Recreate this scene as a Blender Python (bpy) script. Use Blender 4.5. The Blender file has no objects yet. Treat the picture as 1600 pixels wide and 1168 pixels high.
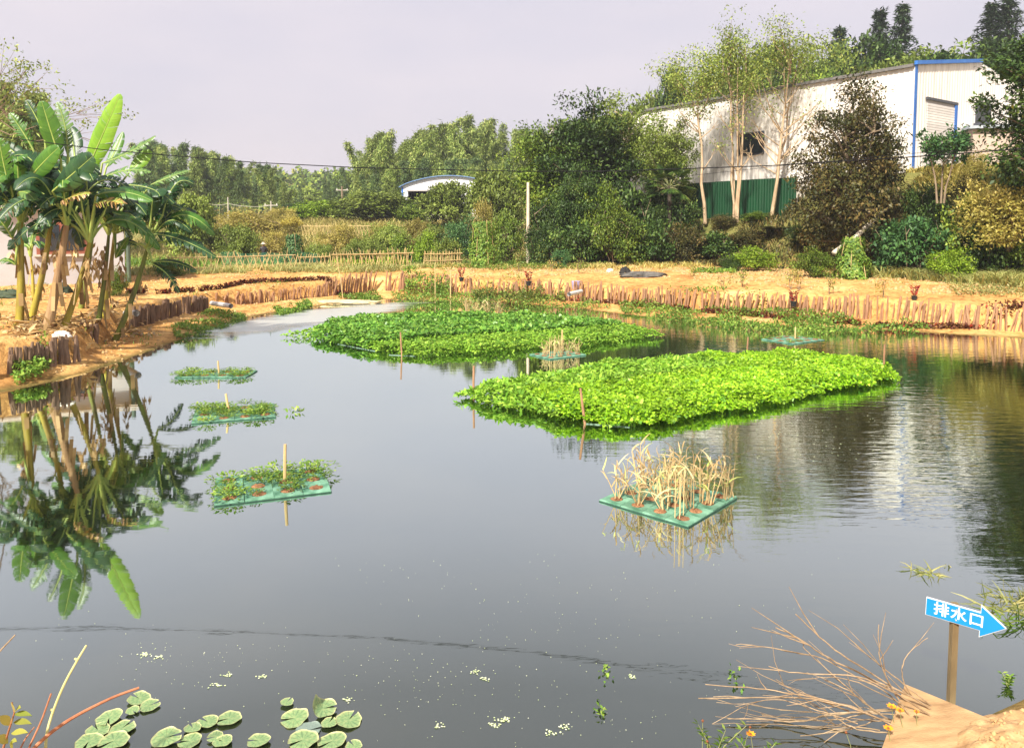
import bpy, math, random
import numpy as np
from mathutils import Vector, Matrix

R = math.radians
scene = bpy.context.scene
COL = scene.collection

# ------------------------------------------------------------------ camera
CAM_Z, FPX, PITCH, PY0 = 3.4, 1180.0, R(4.0), 432.5
cam_data = bpy.data.cameras.new('camera')
cam_data.sensor_width = 36.0
cam_data.lens = 36.0 * FPX / 1600.0
cam_data.shift_y = (PY0 - 584.0) / 1600.0
cam_data.clip_start = 0.1
cam_data.clip_end = 2000.0
cam = bpy.data.objects.new('camera', cam_data)
cam.location = (0, 0, CAM_Z)
cam.rotation_euler = (R(90) - PITCH, 0, 0)
COL.objects.link(cam)
scene.camera = cam

# ------------------------------------------------------------------ sky and sun
SUN_EL, SUN_AZ = 44.0, 208.0        # azimuth clockwise from +Y: behind the viewer, to the left
world = bpy.data.worlds.new('World')
scene.world = world
world.use_nodes = True
nt = world.node_tree
nt.nodes.clear()
wo = nt.nodes.new('ShaderNodeOutputWorld')
bg = nt.nodes.new('ShaderNodeBackground')
sky = nt.nodes.new('ShaderNodeTexSky')
sky.sky_type = 'NISHITA'
sky.sun_disc = False
sky.sun_elevation = R(SUN_EL)
sky.sun_rotation = R(SUN_AZ)
sky.altitude = 60
sky.air_density = 1.2
sky.dust_density = 6.0
sky.ozone_density = 2.0
mixs = nt.nodes.new('ShaderNodeMix'); mixs.data_type = 'RGBA'
mixs.inputs[0].default_value = 0.88            # thin high overcast veil
tc = nt.nodes.new('ShaderNodeTexCoord')
mp = nt.nodes.new('ShaderNodeMapping'); mp.inputs['Scale'].default_value = (1.2, 1.2, 4.0)
nz = nt.nodes.new('ShaderNodeTexNoise'); nz.inputs['Scale'].default_value = 2.2; nz.inputs['Detail'].default_value = 5
cr = nt.nodes.new('ShaderNodeValToRGB')
cr.color_ramp.elements[0].position = 0.35; cr.color_ramp.elements[0].color = (4.65, 4.38, 4.92, 1)
cr.color_ramp.elements[1].position = 0.68; cr.color_ramp.elements[1].color = (5.3, 4.82, 5.15, 1)
nt.links.new(tc.outputs['Generated'], mp.inputs['Vector'])
nt.links.new(mp.outputs['Vector'], nz.inputs['Vector'])
nt.links.new(nz.outputs['Fac'], cr.inputs['Fac'])
nt.links.new(sky.outputs['Color'], mixs.inputs[6])
nt.links.new(cr.outputs['Color'], mixs.inputs[7])
nt.links.new(mixs.outputs[2], bg.inputs['Color'])
bg.inputs['Strength'].default_value = 0.1
nt.links.new(bg.outputs['Background'], wo.inputs['Surface'])

sun_d = bpy.data.lights.new('sun', 'SUN')
sun_d.energy = 5.0
sun_d.angle = R(3.0)
sun_d.color = (1.0, 0.93, 0.82)
sun = bpy.data.objects.new('sun', sun_d)
saz, sel = R(SUN_AZ), R(SUN_EL)
sdir = Vector((math.sin(saz) * math.cos(sel), math.cos(saz) * math.cos(sel), math.sin(sel)))
sun.rotation_euler = sdir.to_track_quat('Z', 'Y').to_euler()
COL.objects.link(sun)

vs = scene.view_settings
vs.view_transform = 'Standard'
vs.look = 'None'
vs.exposure = 0.78
vs.gamma = 1.0
vs.use_curve_mapping = False
scene.cycles.max_bounces = 5
scene.cycles.diffuse_bounces = 3
scene.cycles.glossy_bounces = 3
scene.cycles.transparent_max_bounces = 8
scene.cycles.volume_bounces = 0
scene.cycles.use_denoising = True

# ------------------------------------------------------------------ surveying: photograph -> place
def ray(px, py):
    a = (px - 800.0) / FPX
    b = (PY0 - py) / FPX
    return np.array([a, math.cos(PITCH) + b * math.sin(PITCH), -math.sin(PITCH) + b * math.cos(PITCH)])

def W(px, py, z=0.0):
    r = ray(px, py)
    t = (z - CAM_Z) / r[2]
    return np.array([r[0] * t, r[1] * t, z])

def V(px, py, d):
    r = ray(px, py)
    t = d / r[1]
    return np.array([r[0] * t, d, CAM_Z + r[2] * t])

# ------------------------------------------------------------------ object helpers
def link(name, data, parent=None):
    o = bpy.data.objects.new(name, data)
    COL.objects.link(o)
    if parent is not None:
        o.parent = parent
    return o

def tag(o, label=None, cat=None, group=None, kind=None):
    if label: o['label'] = label
    if cat: o['category'] = cat
    if group: o['group'] = group
    if kind: o['kind'] = kind
    return o

def thing(name, label, cat, loc=(0, 0, 0), rz=0.0, group=None):
    o = bpy.data.objects.new(name, None)
    COL.objects.link(o)
    o.empty_display_size = 0.2
    o.location = [float(v) for v in loc]
    o.rotation_euler = (0, 0, rz)
    return tag(o, label, cat, group)

def clone(o, parent=None):
    c = o.copy()
    COL.objects.link(c)
    c.parent = parent
    for ch in o.children:
        clone(ch, c)
    return c

def np_mesh(name, verts, quads, mat, rnd=None, smooth=False):
    """one mesh from arrays of quads (M,4) or triangles (M,3)"""
    verts = np.asarray(verts, dtype=np.float32).reshape(-1, 3)
    quads = np.asarray(quads, dtype=np.int32)
    me = bpy.data.meshes.new(name)
    k = quads.shape[1]
    me.vertices.add(len(verts))
    me.vertices.foreach_set('co', verts.ravel())
    me.loops.add(quads.size)
    me.loops.foreach_set('vertex_index', quads.ravel())
    me.polygons.add(len(quads))
    me.polygons.foreach_set('loop_start', np.arange(0, quads.size, k, dtype=np.int32))
    if smooth:
        me.polygons.foreach_set('use_smooth', np.ones(len(quads), dtype=bool))
    if rnd is not None:
        at = me.attributes.new('rnd', 'FLOAT', 'FACE')
        at.data.foreach_set('value', np.asarray(rnd, dtype=np.float32))
    if mat is not None:
        me.materials.append(mat)
    me.update(calc_edges=True)
    return me

class MB:
    """collects boxes, tubes, slabs for one mesh"""
    def __init__(self):
        self.v, self.f = [], []
    def add(self, v, f):
        n = len(self.v)
        self.v += [tuple(float(c) for c in p) for p in v]
        self.f += [tuple(n + i for i in q) for q in f]
    def box(self, c, s, M=None):
        c = np.array(c, float); s = np.array(s, float) / 2
        p = np.array([[x, y, z] for x in (-1, 1) for y in (-1, 1) for z in (-1, 1)]) * s + c
        if M is not None:
            p = p @ np.array(M).T
        self.add(p, [(0, 1, 3, 2), (4, 6, 7, 5), (0, 4, 5, 1), (2, 3, 7, 6), (0, 2, 6, 4), (1, 5, 7, 3)])
    def tube(self, path, rad, n=6, caps=True):
        path = np.asarray(path, float)
        rad = np.broadcast_to(np.asarray(rad, float), (len(path),))
        V_, F_ = tube_arrays(path, rad, n)
        F_ = [tuple(q) for q in F_]
        m = len(path)
        if caps:
            F_.append(tuple(range(n - 1, -1, -1)))
            F_.append(tuple((m - 1) * n + i for i in range(n)))
        self.add(V_, F_)
    def prism(self, poly, thick, M=None):
        """polygon in local xz extruded along y by thick"""
        n = len(poly)
        p = np.array([[x, -thick / 2, z] for x, z in poly] + [[x, thick / 2, z] for x, z in poly])
        if M is not None:
            p = (np.array(M) @ p.T).T
        self.add(p, [tuple(range(n)), tuple(range(2 * n - 1, n - 1, -1))] +
                 [(i, i + n, (i + 1) % n + n, (i + 1) % n) for i in range(n)])
    def mesh(self, name, mat, smooth=False):
        me = bpy.data.meshes.new(name)
        me.from_pydata(self.v, [], self.f)
        if mat is not None:
            me.materials.append(mat)
        if smooth:
            for p in me.polygons: p.use_smooth = True
        me.update()
        return me
    def build(self, name, mat, parent=None, smooth=False):
        return link(name, self.mesh(name, mat, smooth), parent)

def tube_arrays(path, rad, n=6):
    m = len(path)
    T = np.gradient(path, axis=0)
    T /= np.linalg.norm(T, axis=1)[:, None] + 1e-9
    up = np.array([0.0, 0, 1]) if abs(T[0][2]) < 0.9 else np.array([1.0, 0, 0])
    A = np.cross(T, up); A /= np.linalg.norm(A, axis=1)[:, None] + 1e-9
    B = np.cross(T, A)
    an = np.linspace(0, 2 * math.pi, n, endpoint=False)
    ring = A[:, None, :] * np.cos(an)[None, :, None] + B[:, None, :] * np.sin(an)[None, :, None]
    Vv = path[:, None, :] + ring * rad[:, None, None]
    i = np.arange(m - 1)[:, None] * n
    j = np.arange(n)[None, :]
    j2 = (j + 1) % n
    F = np.stack([i + j, i + j2, i + n + j2, i + n + j], axis=-1).reshape(-1, 4)
    return Vv.reshape(-1, 3), F

def tubes_mesh(name, tubes, mat, n=6, smooth=True):
    vs_, fs_, off = [], [], 0
    for path, rad in tubes:
        path = np.asarray(path, float)
        rad = np.broadcast_to(np.asarray(rad, float), (len(path),))
        v, f = tube_arrays(path, rad, n)
        vs_.append(v); fs_.append(f + off); off += len(v)
    return np_mesh(name, np.concatenate(vs_), np.concatenate(fs_), mat, smooth=smooth)

def norm(a):
    return a / (np.linalg.norm(a, axis=-1, keepdims=True) + 1e-9)

def vnoise(x, y, seed=0):
    """smooth value noise in [0,1]"""
    x = np.asarray(x, float); y = np.asarray(y, float)
    xi = np.floor(x).astype(np.int64); yi = np.floor(y).astype(np.int64)
    xf = x - xi; yf = y - yi
    def h(a, b):
        n = (a * 374761393 + b * 668265263 + seed * 1442695041) & 0x7fffffff
        n = ((n ^ (n >> 13)) * 1274126177) & 0x7fffffff
        return ((n ^ (n >> 16)) & 0xffff) / 65535.0
    u = xf * xf * (3 - 2 * xf); w = yf * yf * (3 - 2 * yf)
    return (h(xi, yi) * (1 - u) + h(xi + 1, yi) * u) * (1 - w) + (h(xi, yi + 1) * (1 - u) + h(xi + 1, yi + 1) * u) * w

def fbm(x, y, seed=0, oct=4):
    t, a, s = 0, 0.5, 0
    for o in range(oct):
        t = t + a * vnoise(np.asarray(x) * 2 ** o, np.asarray(y) * 2 ** o, seed + o * 17)
        s += a; a *= 0.5
    return t / s

def sstep(a, b, x):
    t = np.clip((np.asarray(x, float) - a) / (b - a), 0, 1)
    return t * t * (3 - 2 * t)

# leaves: one folded diamond each
def leaf_arrays(P, D, N, L, Wd, fold=0.18):
    D = norm(D); S = norm(np.cross(D, N)); N = np.cross(S, D)
    L = np.broadcast_to(L, (len(P),))[:, None]; Wd = np.broadcast_to(Wd, (len(P),))[:, None]
    mid = P + D * L * 0.45
    v = np.stack([P, mid + S * Wd * 0.5 + N * Wd * fold, P + D * L - N * L * 0.08, mid - S * Wd * 0.5 + N * Wd * fold], axis=1)
    return v.reshape(-1, 3), np.arange(len(P) * 4).reshape(-1, 4)

def leaves_mesh(name, P, D, N, L, Wd, mat, rng, fold=0.18, rnd=None):
    v, f = leaf_arrays(P, D, N, L, Wd, fold)
    return np_mesh(name, v, f, mat, rnd=rng.random(len(P)) if rnd is None else rnd)

# blades: bending strips (grass, reeds)
def blade_arrays(P, D, L, Wd, bend, rng, k=3):
    n = len(P)
    D = norm(D)
    hz = norm(np.stack([rng.normal(size=n), rng.normal(size=n), np.zeros(n)], 1))
    S = norm(np.cross(D, hz))
    L = np.broadcast_to(L, (n,)); Wd = np.broadcast_to(Wd, (n,)); bend = np.broadcast_to(bend, (n,))
    out = []
    for i in range(k + 1):
        t = i / k
        c = P + D * (L * t)[:, None] + hz * (L * bend * t * t)[:, None] - np.array([0, 0, 1.0]) * (L * bend * 0.55 * t ** 3)[:, None]
        w = (Wd * 0.5 * (1 - t ** 2.2) + 0.001)[:, None]
        out.append(np.stack([c - S * w, c + S * w], 1))
    v = np.stack(out, 1)                      # n,k+1,2,3
    base = np.arange(n)[:, None] * (2 * (k + 1)) + np.arange(k)[None, :] * 2
    f = np.stack([base, base + 1, base + 3, base + 2], -1).reshape(-1, 4)
    return v.reshape(-1, 3), f

def blades_mesh(name, P, D, L, Wd, bend, mat, rng, k=3):
    v, f = blade_arrays(P, D, L, Wd, bend, rng, k)
    return np_mesh(name, v, f, mat, rnd=np.repeat(rng.random(len(P)), k))

# ------------------------------------------------------------------ materials
def nodes(name):
    m = bpy.data.materials.new(name)
    m.use_nodes = True
    t = m.node_tree
    return m, t, t.nodes['Principled BSDF']

def ramp(t, cols):
    r = t.nodes.new('ShaderNodeValToRGB')
    e = r.color_ramp.elements
    while len(e) < len(cols): e.new(0.5)
    for i, (p, c) in enumerate(cols):
        e[i].position = p; e[i].color = (*c, 1)
    return r

def mat(name, c1, c2=None, rough=0.7, scale=6.0, bump=0.0, bscale=None, metal=0.0, stretch=(1, 1, 1), spec=0.4, detail=5):
    m, t, b = nodes(name)
    tcn = t.nodes.new('ShaderNodeTexCoord')
    mpn = t.nodes.new('ShaderNodeMapping'); mpn.inputs['Scale'].default_value = stretch
    t.links.new(tcn.outputs['Object'], mpn.inputs['Vector'])
    n = t.nodes.new('ShaderNodeTexNoise'); n.inputs['Scale'].default_value = scale; n.inputs['Detail'].default_value = detail
    t.links.new(mpn.outputs['Vector'], n.inputs['Vector'])
    r = ramp(t, [(0.3, c1), (0.7, c2 or c1)])
    t.links.new(n.outputs['Fac'], r.inputs['Fac'])
    oi = t.nodes.new('ShaderNodeObjectInfo')
    hs = t.nodes.new('ShaderNodeHueSaturation')
    mr = t.nodes.new('ShaderNodeMapRange'); mr.inputs[3].default_value = 0.82; mr.inputs[4].default_value = 1.15
    t.links.new(oi.outputs['Random'], mr.inputs[0])
    t.links.new(mr.outputs[0], hs.inputs['Value'])
    t.links.new(r.outputs['Color'], hs.inputs['Color'])
    t.links.new(hs.outputs['Color'], b.inputs['Base Color'])
    b.inputs['Roughness'].default_value = rough
    b.inputs['Metallic'].default_value = metal
    b.inputs['Specular IOR Level'].default_value = spec
    if bump:
        n2 = t.nodes.new('ShaderNodeTexNoise'); n2.inputs['Scale'].default_value = bscale or scale * 3; n2.inputs['Detail'].default_value = 6
        t.links.new(mpn.outputs['Vector'], n2.inputs['Vector'])
        bp = t.nodes.new('ShaderNodeBump'); bp.inputs['Strength'].default_value = bump; bp.inputs['Distance'].default_value = 0.03
        t.links.new(n2.outputs['Fac'], bp.inputs['Height'])
        t.links.new(bp.outputs['Normal'], b.inputs['Normal'])
    return m

def leafmat(name, cols, trans=0.3, rough=0.5, spec=0.3, patch=0.5, pscale=0.6):
    """cols: list of (pos,colour) over a random value held by every leaf"""
    m, t, b = nodes(name)
    a = t.nodes.new('ShaderNodeAttribute'); a.attribute_name = 'rnd'
    r = ramp(t, cols)
    t.links.new(a.outputs['Fac'], r.inputs['Fac'])
    oi = t.nodes.new('ShaderNodeObjectInfo')
    hs = t.nodes.new('ShaderNodeHueSaturation')
    mr = t.nodes.new('ShaderNodeMapRange'); mr.inputs[3].default_value = 0.8; mr.inputs[4].default_value = 1.2
    t.links.new(oi.outputs['Random'], mr.inputs[0])
    tcn = t.nodes.new('ShaderNodeTexCoord')
    n = t.nodes.new('ShaderNodeTexNoise'); n.inputs['Scale'].default_value = pscale; n.inputs['Detail'].default_value = 3
    t.links.new(tcn.outputs['Object'], n.inputs['Vector'])
    mr2 = t.nodes.new('ShaderNodeMapRange'); mr2.inputs[1].default_value = 0.3; mr2.inputs[2].default_value = 0.7
    mr2.inputs[3].default_value = 1 - patch * 0.5; mr2.inputs[4].default_value = 1 + patch * 0.5
    t.links.new(n.outputs['Fac'], mr2.inputs[0])
    mu = t.nodes.new('ShaderNodeMath'); mu.operation = 'MULTIPLY'
    t.links.new(mr.outputs[0], mu.inputs[0]); t.links.new(mr2.outputs[0], mu.inputs[1])
    t.links.new(mu.outputs[0], hs.inputs['Value'])
    t.links.new(r.outputs['Color'], hs.inputs['Color'])
    t.links.new(hs.outputs['Color'], b.inputs['Base Color'])
    b.inputs['Roughness'].default_value = rough
    b.inputs['Specular IOR Level'].default_value = spec
    tr = t.nodes.new('ShaderNodeBsdfTranslucent')
    t.links.new(hs.outputs['Color'], tr.inputs['Color'])
    mx = t.nodes.new('ShaderNodeMixShader'); mx.inputs[0].default_value = trans
    t.links.new(b.outputs[0], mx.inputs[1]); t.links.new(tr.outputs[0], mx.inputs[2])
    t.links.new(mx.outputs[0], t.nodes['Material Output'].inputs['Surface'])
    return m

M = {}
M['bark'] = mat('bark', (.16, .11, .07), (.30, .23, .15), .9, 8, .6, 30, stretch=(1, 1, .25))
M['bark_pale'] = mat('bark_pale', (.34, .23, .13), (.55, .42, .27), .85, 6, .4, 25, stretch=(1, 1, .3))
M['culm'] = mat('culm', (.20, .24, .09), (.36, .36, .16), .5, 4)
M['leaf_dark'] = leafmat('leaf_dark', [(0, (0.014, 0.035, 0.007)), (.5, (0.045, 0.093, 0.016)), (.88, (0.126, 0.194, 0.032)), (1, (0.288, 0.292, 0.056))], 0.12)
M['leaf_mid'] = leafmat('leaf_mid', [(0, (0.046, 0.092, 0.011)), (.5, (0.124, 0.193, 0.022)), (.9, (0.247, 0.319, 0.037)), (1, (0.388, 0.369, 0.062))], 0.15)
M['leaf_light'] = leafmat('leaf_light', [(0, (0.094, 0.145, 0.023)), (.5, (0.212, 0.280, 0.046)), (.9, (0.329, 0.400, 0.078)), (1, (0.453, 0.425, 0.104))], 0.20)
M['leaf_brown'] = leafmat('leaf_brown', [(0, (0.019, 0.029, 0.006)), (.4, (0.063, 0.070, 0.015)), (.75, (0.152, 0.120, 0.032)), (1, (0.266, 0.171, 0.057))], 0.12)
M['leaf_lime'] = leafmat('leaf_lime', [(0, (0.081, 0.151, 0.010)), (.5, (0.193, 0.302, 0.021)), (1, (0.338, 0.437, 0.042))], 0.25)
M['leaf_blue'] = leafmat('leaf_blue', [(0, (0.025, 0.074, 0.023)), (.5, (0.060, 0.147, 0.042)), (1, (0.128, 0.244, 0.061))], 0.15)
M['leaf_gold'] = leafmat('leaf_gold', [(0, (0.180, 0.180, 0.032)), (.5, (0.414, 0.360, 0.081)), (1, (0.630, 0.504, 0.180))], .38)
M['bamboo_leaf'] = leafmat('bamboo_leaf', [(0, (0.129, 0.190, 0.040)), (.5, (0.276, 0.370, 0.088)), (.9, (0.423, 0.500, 0.136)), (1, (0.534, 0.540, 0.176))], 0.30, patch=.7, pscale=.25)
M['bamboo_leaf_dark'] = leafmat('bamboo_leaf_dark', [(0, (0.062, 0.115, 0.036)), (.5, (0.132, 0.211, 0.064)), (1, (0.246, 0.326, 0.104))], 0.25, patch=.7, pscale=.25)
M['conifer_leaf'] = leafmat('conifer_leaf', [(0, (.018, .04, .018)), (.6, (.045, .085, .035)), (1, (.09, .13, .05))], .15)
M['grass_gold'] = leafmat('grass_gold', [(0, (.22, .23, .05)), (.5, (.48, .41, .12)), (1, (.70, .58, .24))], .35, patch=.6, pscale=.3)
M['grass_green'] = leafmat('grass_green', [(0, (0.054, 0.117, 0.013)), (.5, (0.135, 0.243, 0.027)), (1, (0.270, 0.360, 0.063))], 0.25)
M['grass_pale'] = leafmat('grass_pale', [(0, (.18, .22, .06)), (.5, (.36, .38, .12)), (1, (.56, .50, .20))], .35)
M['red_leaf'] = leafmat('red_leaf', [(0, (.06, .02, .012)), (.6, (.14, .035, .02)), (.85, (.16, .10, .02)), (1, (.45, .05, .03))], .2)
M['dry'] = leafmat('dry', [(0, (.22, .13, .05)), (.5, (.45, .30, .13)), (1, (.65, .48, .25))], .25)
M['bed_bright'] = leafmat('bed_bright', [(0, (0.117, 0.264, 0.007)), (.35, (0.235, 0.445, 0.013)), (.85, (0.341, 0.556, 0.029)), (1, (0.426, 0.584, 0.057))], 0.35, .4, .35, patch=.45, pscale=.9)
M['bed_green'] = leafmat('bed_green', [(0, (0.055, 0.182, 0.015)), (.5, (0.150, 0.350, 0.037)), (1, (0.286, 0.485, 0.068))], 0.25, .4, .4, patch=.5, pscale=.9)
M['bed_fringe'] = leafmat('bed_fringe', [(0, (0.092, 0.228, 0.015)), (.5, (0.208, 0.407, 0.031)), (1, (0.354, 0.537, 0.062))], 0.25, patch=.4, pscale=1.1)
M['bank_leaf'] = leafmat('bank_leaf', [(0, (0.070, 0.167, 0.018)), (.5, (0.176, 0.317, 0.040)), (1, (0.352, 0.458, 0.079))], 0.25)
M['stake_dark'] = mat('stake_dark', (.10, .06, .04), (.30, .19, .12), .9, 5, .7, 26, stretch=(1, 1, .22))
M['stake_tan'] = mat('stake_tan', (.20, .10, .055), (.46, .26, .14), .85, 5, .5, 26, stretch=(1, 1, .22))
M['bamboo_stick'] = mat('bamboo_stick', (.48, .34, .14), (.70, .52, .26), .6, 5, stretch=(1, 1, .3))
M['concrete'] = mat('concrete', (.40, .36, .31), (.58, .53, .46), .85, 4, .3, 40)
M['white_wall'] = mat('white_wall', (.70, .69, .70), (.82, .81, .81), .85, 1.2, .1, 20)
M['white_plastic'] = mat('white_plastic', (.72, .70, .66), (.85, .83, .80), .4, 6)
M['dark_glass'] = mat('dark_glass', (.015, .02, .025), (.03, .04, .05), .08, 1, spec=.6)
M['blue_trim'] = mat('blue_trim', (.03, .13, .45), (.05, .19, .55), .45, 2)
M['black'] = mat('black', (.012, .012, .012), (.03, .028, .026), .8, 8, .3)
M['red_brick'] = mat('red_brick', (.24, .08, .05), (.36, .13, .08), .9, 9)
M['wire'] = mat('wire', (.008, .008, .010), (.016, .016, .018), .8, 3, spec=.1)
# ------------------------------------------------------------------ pond outline and terrain
water_px = [(-40, 622), (0, 612), (60, 601), (125, 584), (215, 556), (290, 528), (340, 509), (400, 494), (470, 483), (520, 475), (590, 467.5),
            (620, 467.5), (700, 470), (800, 474), (900, 482), (1000, 494), (1100, 502), (1250, 511), (1400, 517), (1500, 523), (1600, 529)]
wall_px = [(-60, 606, .12), (0, 589, .15), (125, 562, .2), (165, 535, .22), (206, 512, .22), (325, 482, .22), (400, 475, .16), (500, 465, .14),
           (580, 456, .13), (607, 456, .12), (714, 461, .1), (800, 463, .1), (960, 475, .1), (1100, 485, .1), (1256, 492, .1),
           (1397, 502, .08), (1500, 514, .05), (1600, 521, .04)]
POND = [tuple(W(a, b)[:2]) for a, b in water_px] + [(19, 20.5), (19.5, 16), (14, 11.5), (8.2, 8.9), (5.3, 7.2), (4.4, 5.9), (3.75, 5.25), (3.0, 4.85),
        (2.2, 4.5), (0, 4.05), (-6, 4.0), (-11, 5.5), (-13, 9), (-12.5, 13)]
wall_w = [W(a, b, z) for a, b, z in wall_px]
WALL = [tuple(p[:2]) for p in wall_w] + [(19.8, 22), (21, 16), (15, 10.6), (8.6, 8.0), (5.6, 6.4), (4.6, 5.1), (3.4, 4.3), (2.0, 3.8), (0, 3.4), (-7, 3.3),
        (-12, 4.7), (-14, 8.5), (-13.8, 13)]

def poly_sd(poly, x, y):
    """signed distance to polygon, positive outside"""
    x = np.asarray(x, float); y = np.asarray(y, float)
    d = np.full(x.shape, 1e9); ins = np.zeros(x.shape, bool)
    n = len(poly)
    for i in range(n):
        ax, ay = poly[i]; bx, by = poly[(i + 1) % n]
        ex, ey = bx - ax, by - ay
        t = np.clip(((x - ax) * ex + (y - ay) * ey) / (ex * ex + ey * ey + 1e-12), 0, 1)
        d = np.minimum(d, (x - ax - ex * t) ** 2 + (y - ay - ey * t) ** 2)
        c = ((ay > y) != (by > y))
        with np.errstate(divide='ignore', invalid='ignore'):
            xi = ax + (y - ay) * ex / (ey if ey != 0 else 1e-12)
        ins ^= c & (x < xi)
    d = np.sqrt(d)
    return np.where(ins, -d, d)

FA = np.array([21.3, 40.6])                 # near corner of the factory
FU = np.array([-.5838, .8119])              # along its long wall
FN = np.array([-.8119, -.5838])             # out of the long wall, towards the pond

def H(x, y):
    x = np.asarray(x, float); y = np.asarray(y, float)
    sw = poly_sd(POND, x, y); sr = poly_sd(WALL, x, y)
    near = y < 9
    zb = np.where(near, .3, np.where(x < -5, .2, .1))
    # land behind the stake wall
    g = .80 + .25 * sstep(0, 4, sr)
    g = g + .05 * (fbm(x * .9, y * .9, 3) - .5) * 2
    g = g - .45 * sstep(40, 48, y) * sstep(8, 2, x)
    g = g + 2.9 * sstep(52, 82, y) + 1.5 * sstep(82, 130, y) + sstep(190, 300, y) * (16 + 10 * (fbm(x * .012, y * .012, 9) - .4)) * sstep(-170, -90, x)
    g = g + 6 * sstep(80, 120, y) * sstep(-12, 6, x) * sstep(60, 25, x)
    # factory bank and platform, hill behind
    q = (x - FA[0]) * FN[0] + (y - FA[1]) * FN[1]
    t = (x - FA[0]) * FU[0] + (y - FA[1]) * FU[1]
    plat = 6.0 - 2.25 * sstep(3, 6.8, t)
    fade = sstep(27, 19, t)
    nn = (fbm(x * .5, y * .5, 21) - .5)
    bank = sstep(6.4 + nn, 1.9 + nn * .6, q) * (t > -40)
    g = np.where(sr > 0, g + (plat - 1.05) * bank * fade, g)
    g = g + 13.0 * sstep(16, 48, -q) * sstep(40, 5, t) * sstep(10, 30, y)
    # near bank, below and behind the viewer
    gn = .30 + 1.55 * sstep(.2, 3.4, sr)
    g = np.where(near, gn, g)
    slope = zb * np.clip(sw / np.maximum(sw - np.minimum(sr, -1e-4), 1e-4), 0, 1)
    z = np.where(sr >= 0, zb + (g - zb) * np.where(near, 1, sstep(.10, .34, sr)), slope)
    z = np.where(sw < 0, np.maximum(-.8, sw * .55), z)
    z = z + np.where(sw > 0.05, .035 * (fbm(x * 3.1, y * 3.1, 5) - .5) * 2, 0)
    return z

def Hs(x, y):
    return float(H(np.array([x]), np.array([y]))[0])

def ground(px, py, z0=1.0):
    """where the sight line meets the land"""
    z = z0
    for _ in range(12):
        p = W(px, py, min(z, CAM_Z - .12))
        z = .5 * z + .5 * Hs(p[0], p[1])
    return np.array([p[0], p[1], Hs(p[0], p[1])])

def lins(*seg):
    return np.unique(np.concatenate([np.linspace(a, b, n) for a, b, n in seg]))
gx = lins((-320, -60, 14), (-60, -26, 24), (-26, 31, 300), (31, 70, 40), (70, 330, 14))
gy = lins((-40, 2.5, 18), (2.5, 8, 40), (8, 14, 24), (14, 50, 200), (50, 95, 60), (95, 330, 60), (330, 520, 6))
GX, GY = np.meshgrid(gx, gy, indexing='xy')
GZ = H(GX.ravel(), GY.ravel()).reshape(GX.shape)
nx_, ny_ = len(gx), len(gy)
idx = np.arange(nx_ * ny_).reshape(ny_, nx_)
gf = np.stack([idx[:-1, :-1], idx[:-1, 1:], idx[1:, 1:], idx[1:, :-1]], -1).reshape(-1, 4)
soil_m, t, b = nodes('soil_and_field')
tcn = t.nodes.new('ShaderNodeTexCoord')
n1 = t.nodes.new('ShaderNodeTexNoise'); n1.inputs['Scale'].default_value = .55; n1.inputs['Detail'].default_value = 8; n1.inputs['Roughness'].default_value = .65
n2 = t.nodes.new('ShaderNodeTexNoise'); n2.inputs['Scale'].default_value = 5; n2.inputs['Detail'].default_value = 8; n2.inputs['Roughness'].default_value = .7
for n in (n1, n2): t.links.new(tcn.outputs['Object'], n.inputs['Vector'])
r1 = ramp(t, [(.32, (.42, .20, .065)), (.5, (.66, .375, .125)), (.68, (.80, .54, .22))])
t.links.new(n1.outputs['Fac'], r1.inputs['Fac'])
r2 = ramp(t, [(.32, (.42, .34, .28)), (.54, (1.05, 1.02, 1.0))])
t.links.new(n2.outputs['Fac'], r2.inputs['Fac'])
ml = t.nodes.new('ShaderNodeMix'); ml.data_type = 'RGBA'; ml.blend_type = 'MULTIPLY'; ml.inputs[0].default_value = 1
t.links.new(r1.outputs['Color'], ml.inputs[6]); t.links.new(r2.outputs['Color'], ml.inputs[7])
av = t.nodes.new('ShaderNodeAttribute'); av.attribute_name = 'veg'
rg = ramp(t, [(.3, (.10, .12, .03)), (.55, (.22, .20, .06)), (.75, (.33, .22, .09))])
t.links.new(n1.outputs['Fac'], rg.inputs['Fac'])
mg = t.nodes.new('ShaderNodeMix'); mg.data_type = 'RGBA'
t.links.new(av.outputs['Fac'], mg.inputs[0]); t.links.new(ml.outputs[2], mg.inputs[6]); t.links.new(rg.outputs['Color'], mg.inputs[7])
aw = t.nodes.new('ShaderNodeAttribute'); aw.attribute_name = 'wet'
mw = t.nodes.new('ShaderNodeMix'); mw.data_type = 'RGBA'
mw.inputs[7].default_value = (.16, .12, .035, 1)
t.links.new(aw.outputs['Fac'], mw.inputs[0]); t.links.new(mg.outputs[2], mw.inputs[6])
t.links.new(mw.outputs[2], b.inputs['Base Color'])
b.inputs['Roughness'].default_value = .95; b.inputs['Specular IOR Level'].default_value = .15
bp = t.nodes.new('ShaderNodeBump'); bp.inputs['Strength'].default_value = 1.0; bp.inputs['Distance'].default_value = .09
t.links.new(n2.outputs['Fac'], bp.inputs['Height']); t.links.new(bp.outputs['Normal'], b.inputs['Normal'])
gme = np_mesh('ground', np.stack([GX, GY, GZ], -1), gf, soil_m, smooth=True)
q_ = (GX - FA[0]) * FN[0] + (GY - FA[1]) * FN[1]
t_ = (GX - FA[0]) * FU[0] + (GY - FA[1]) * FU[1]
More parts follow.
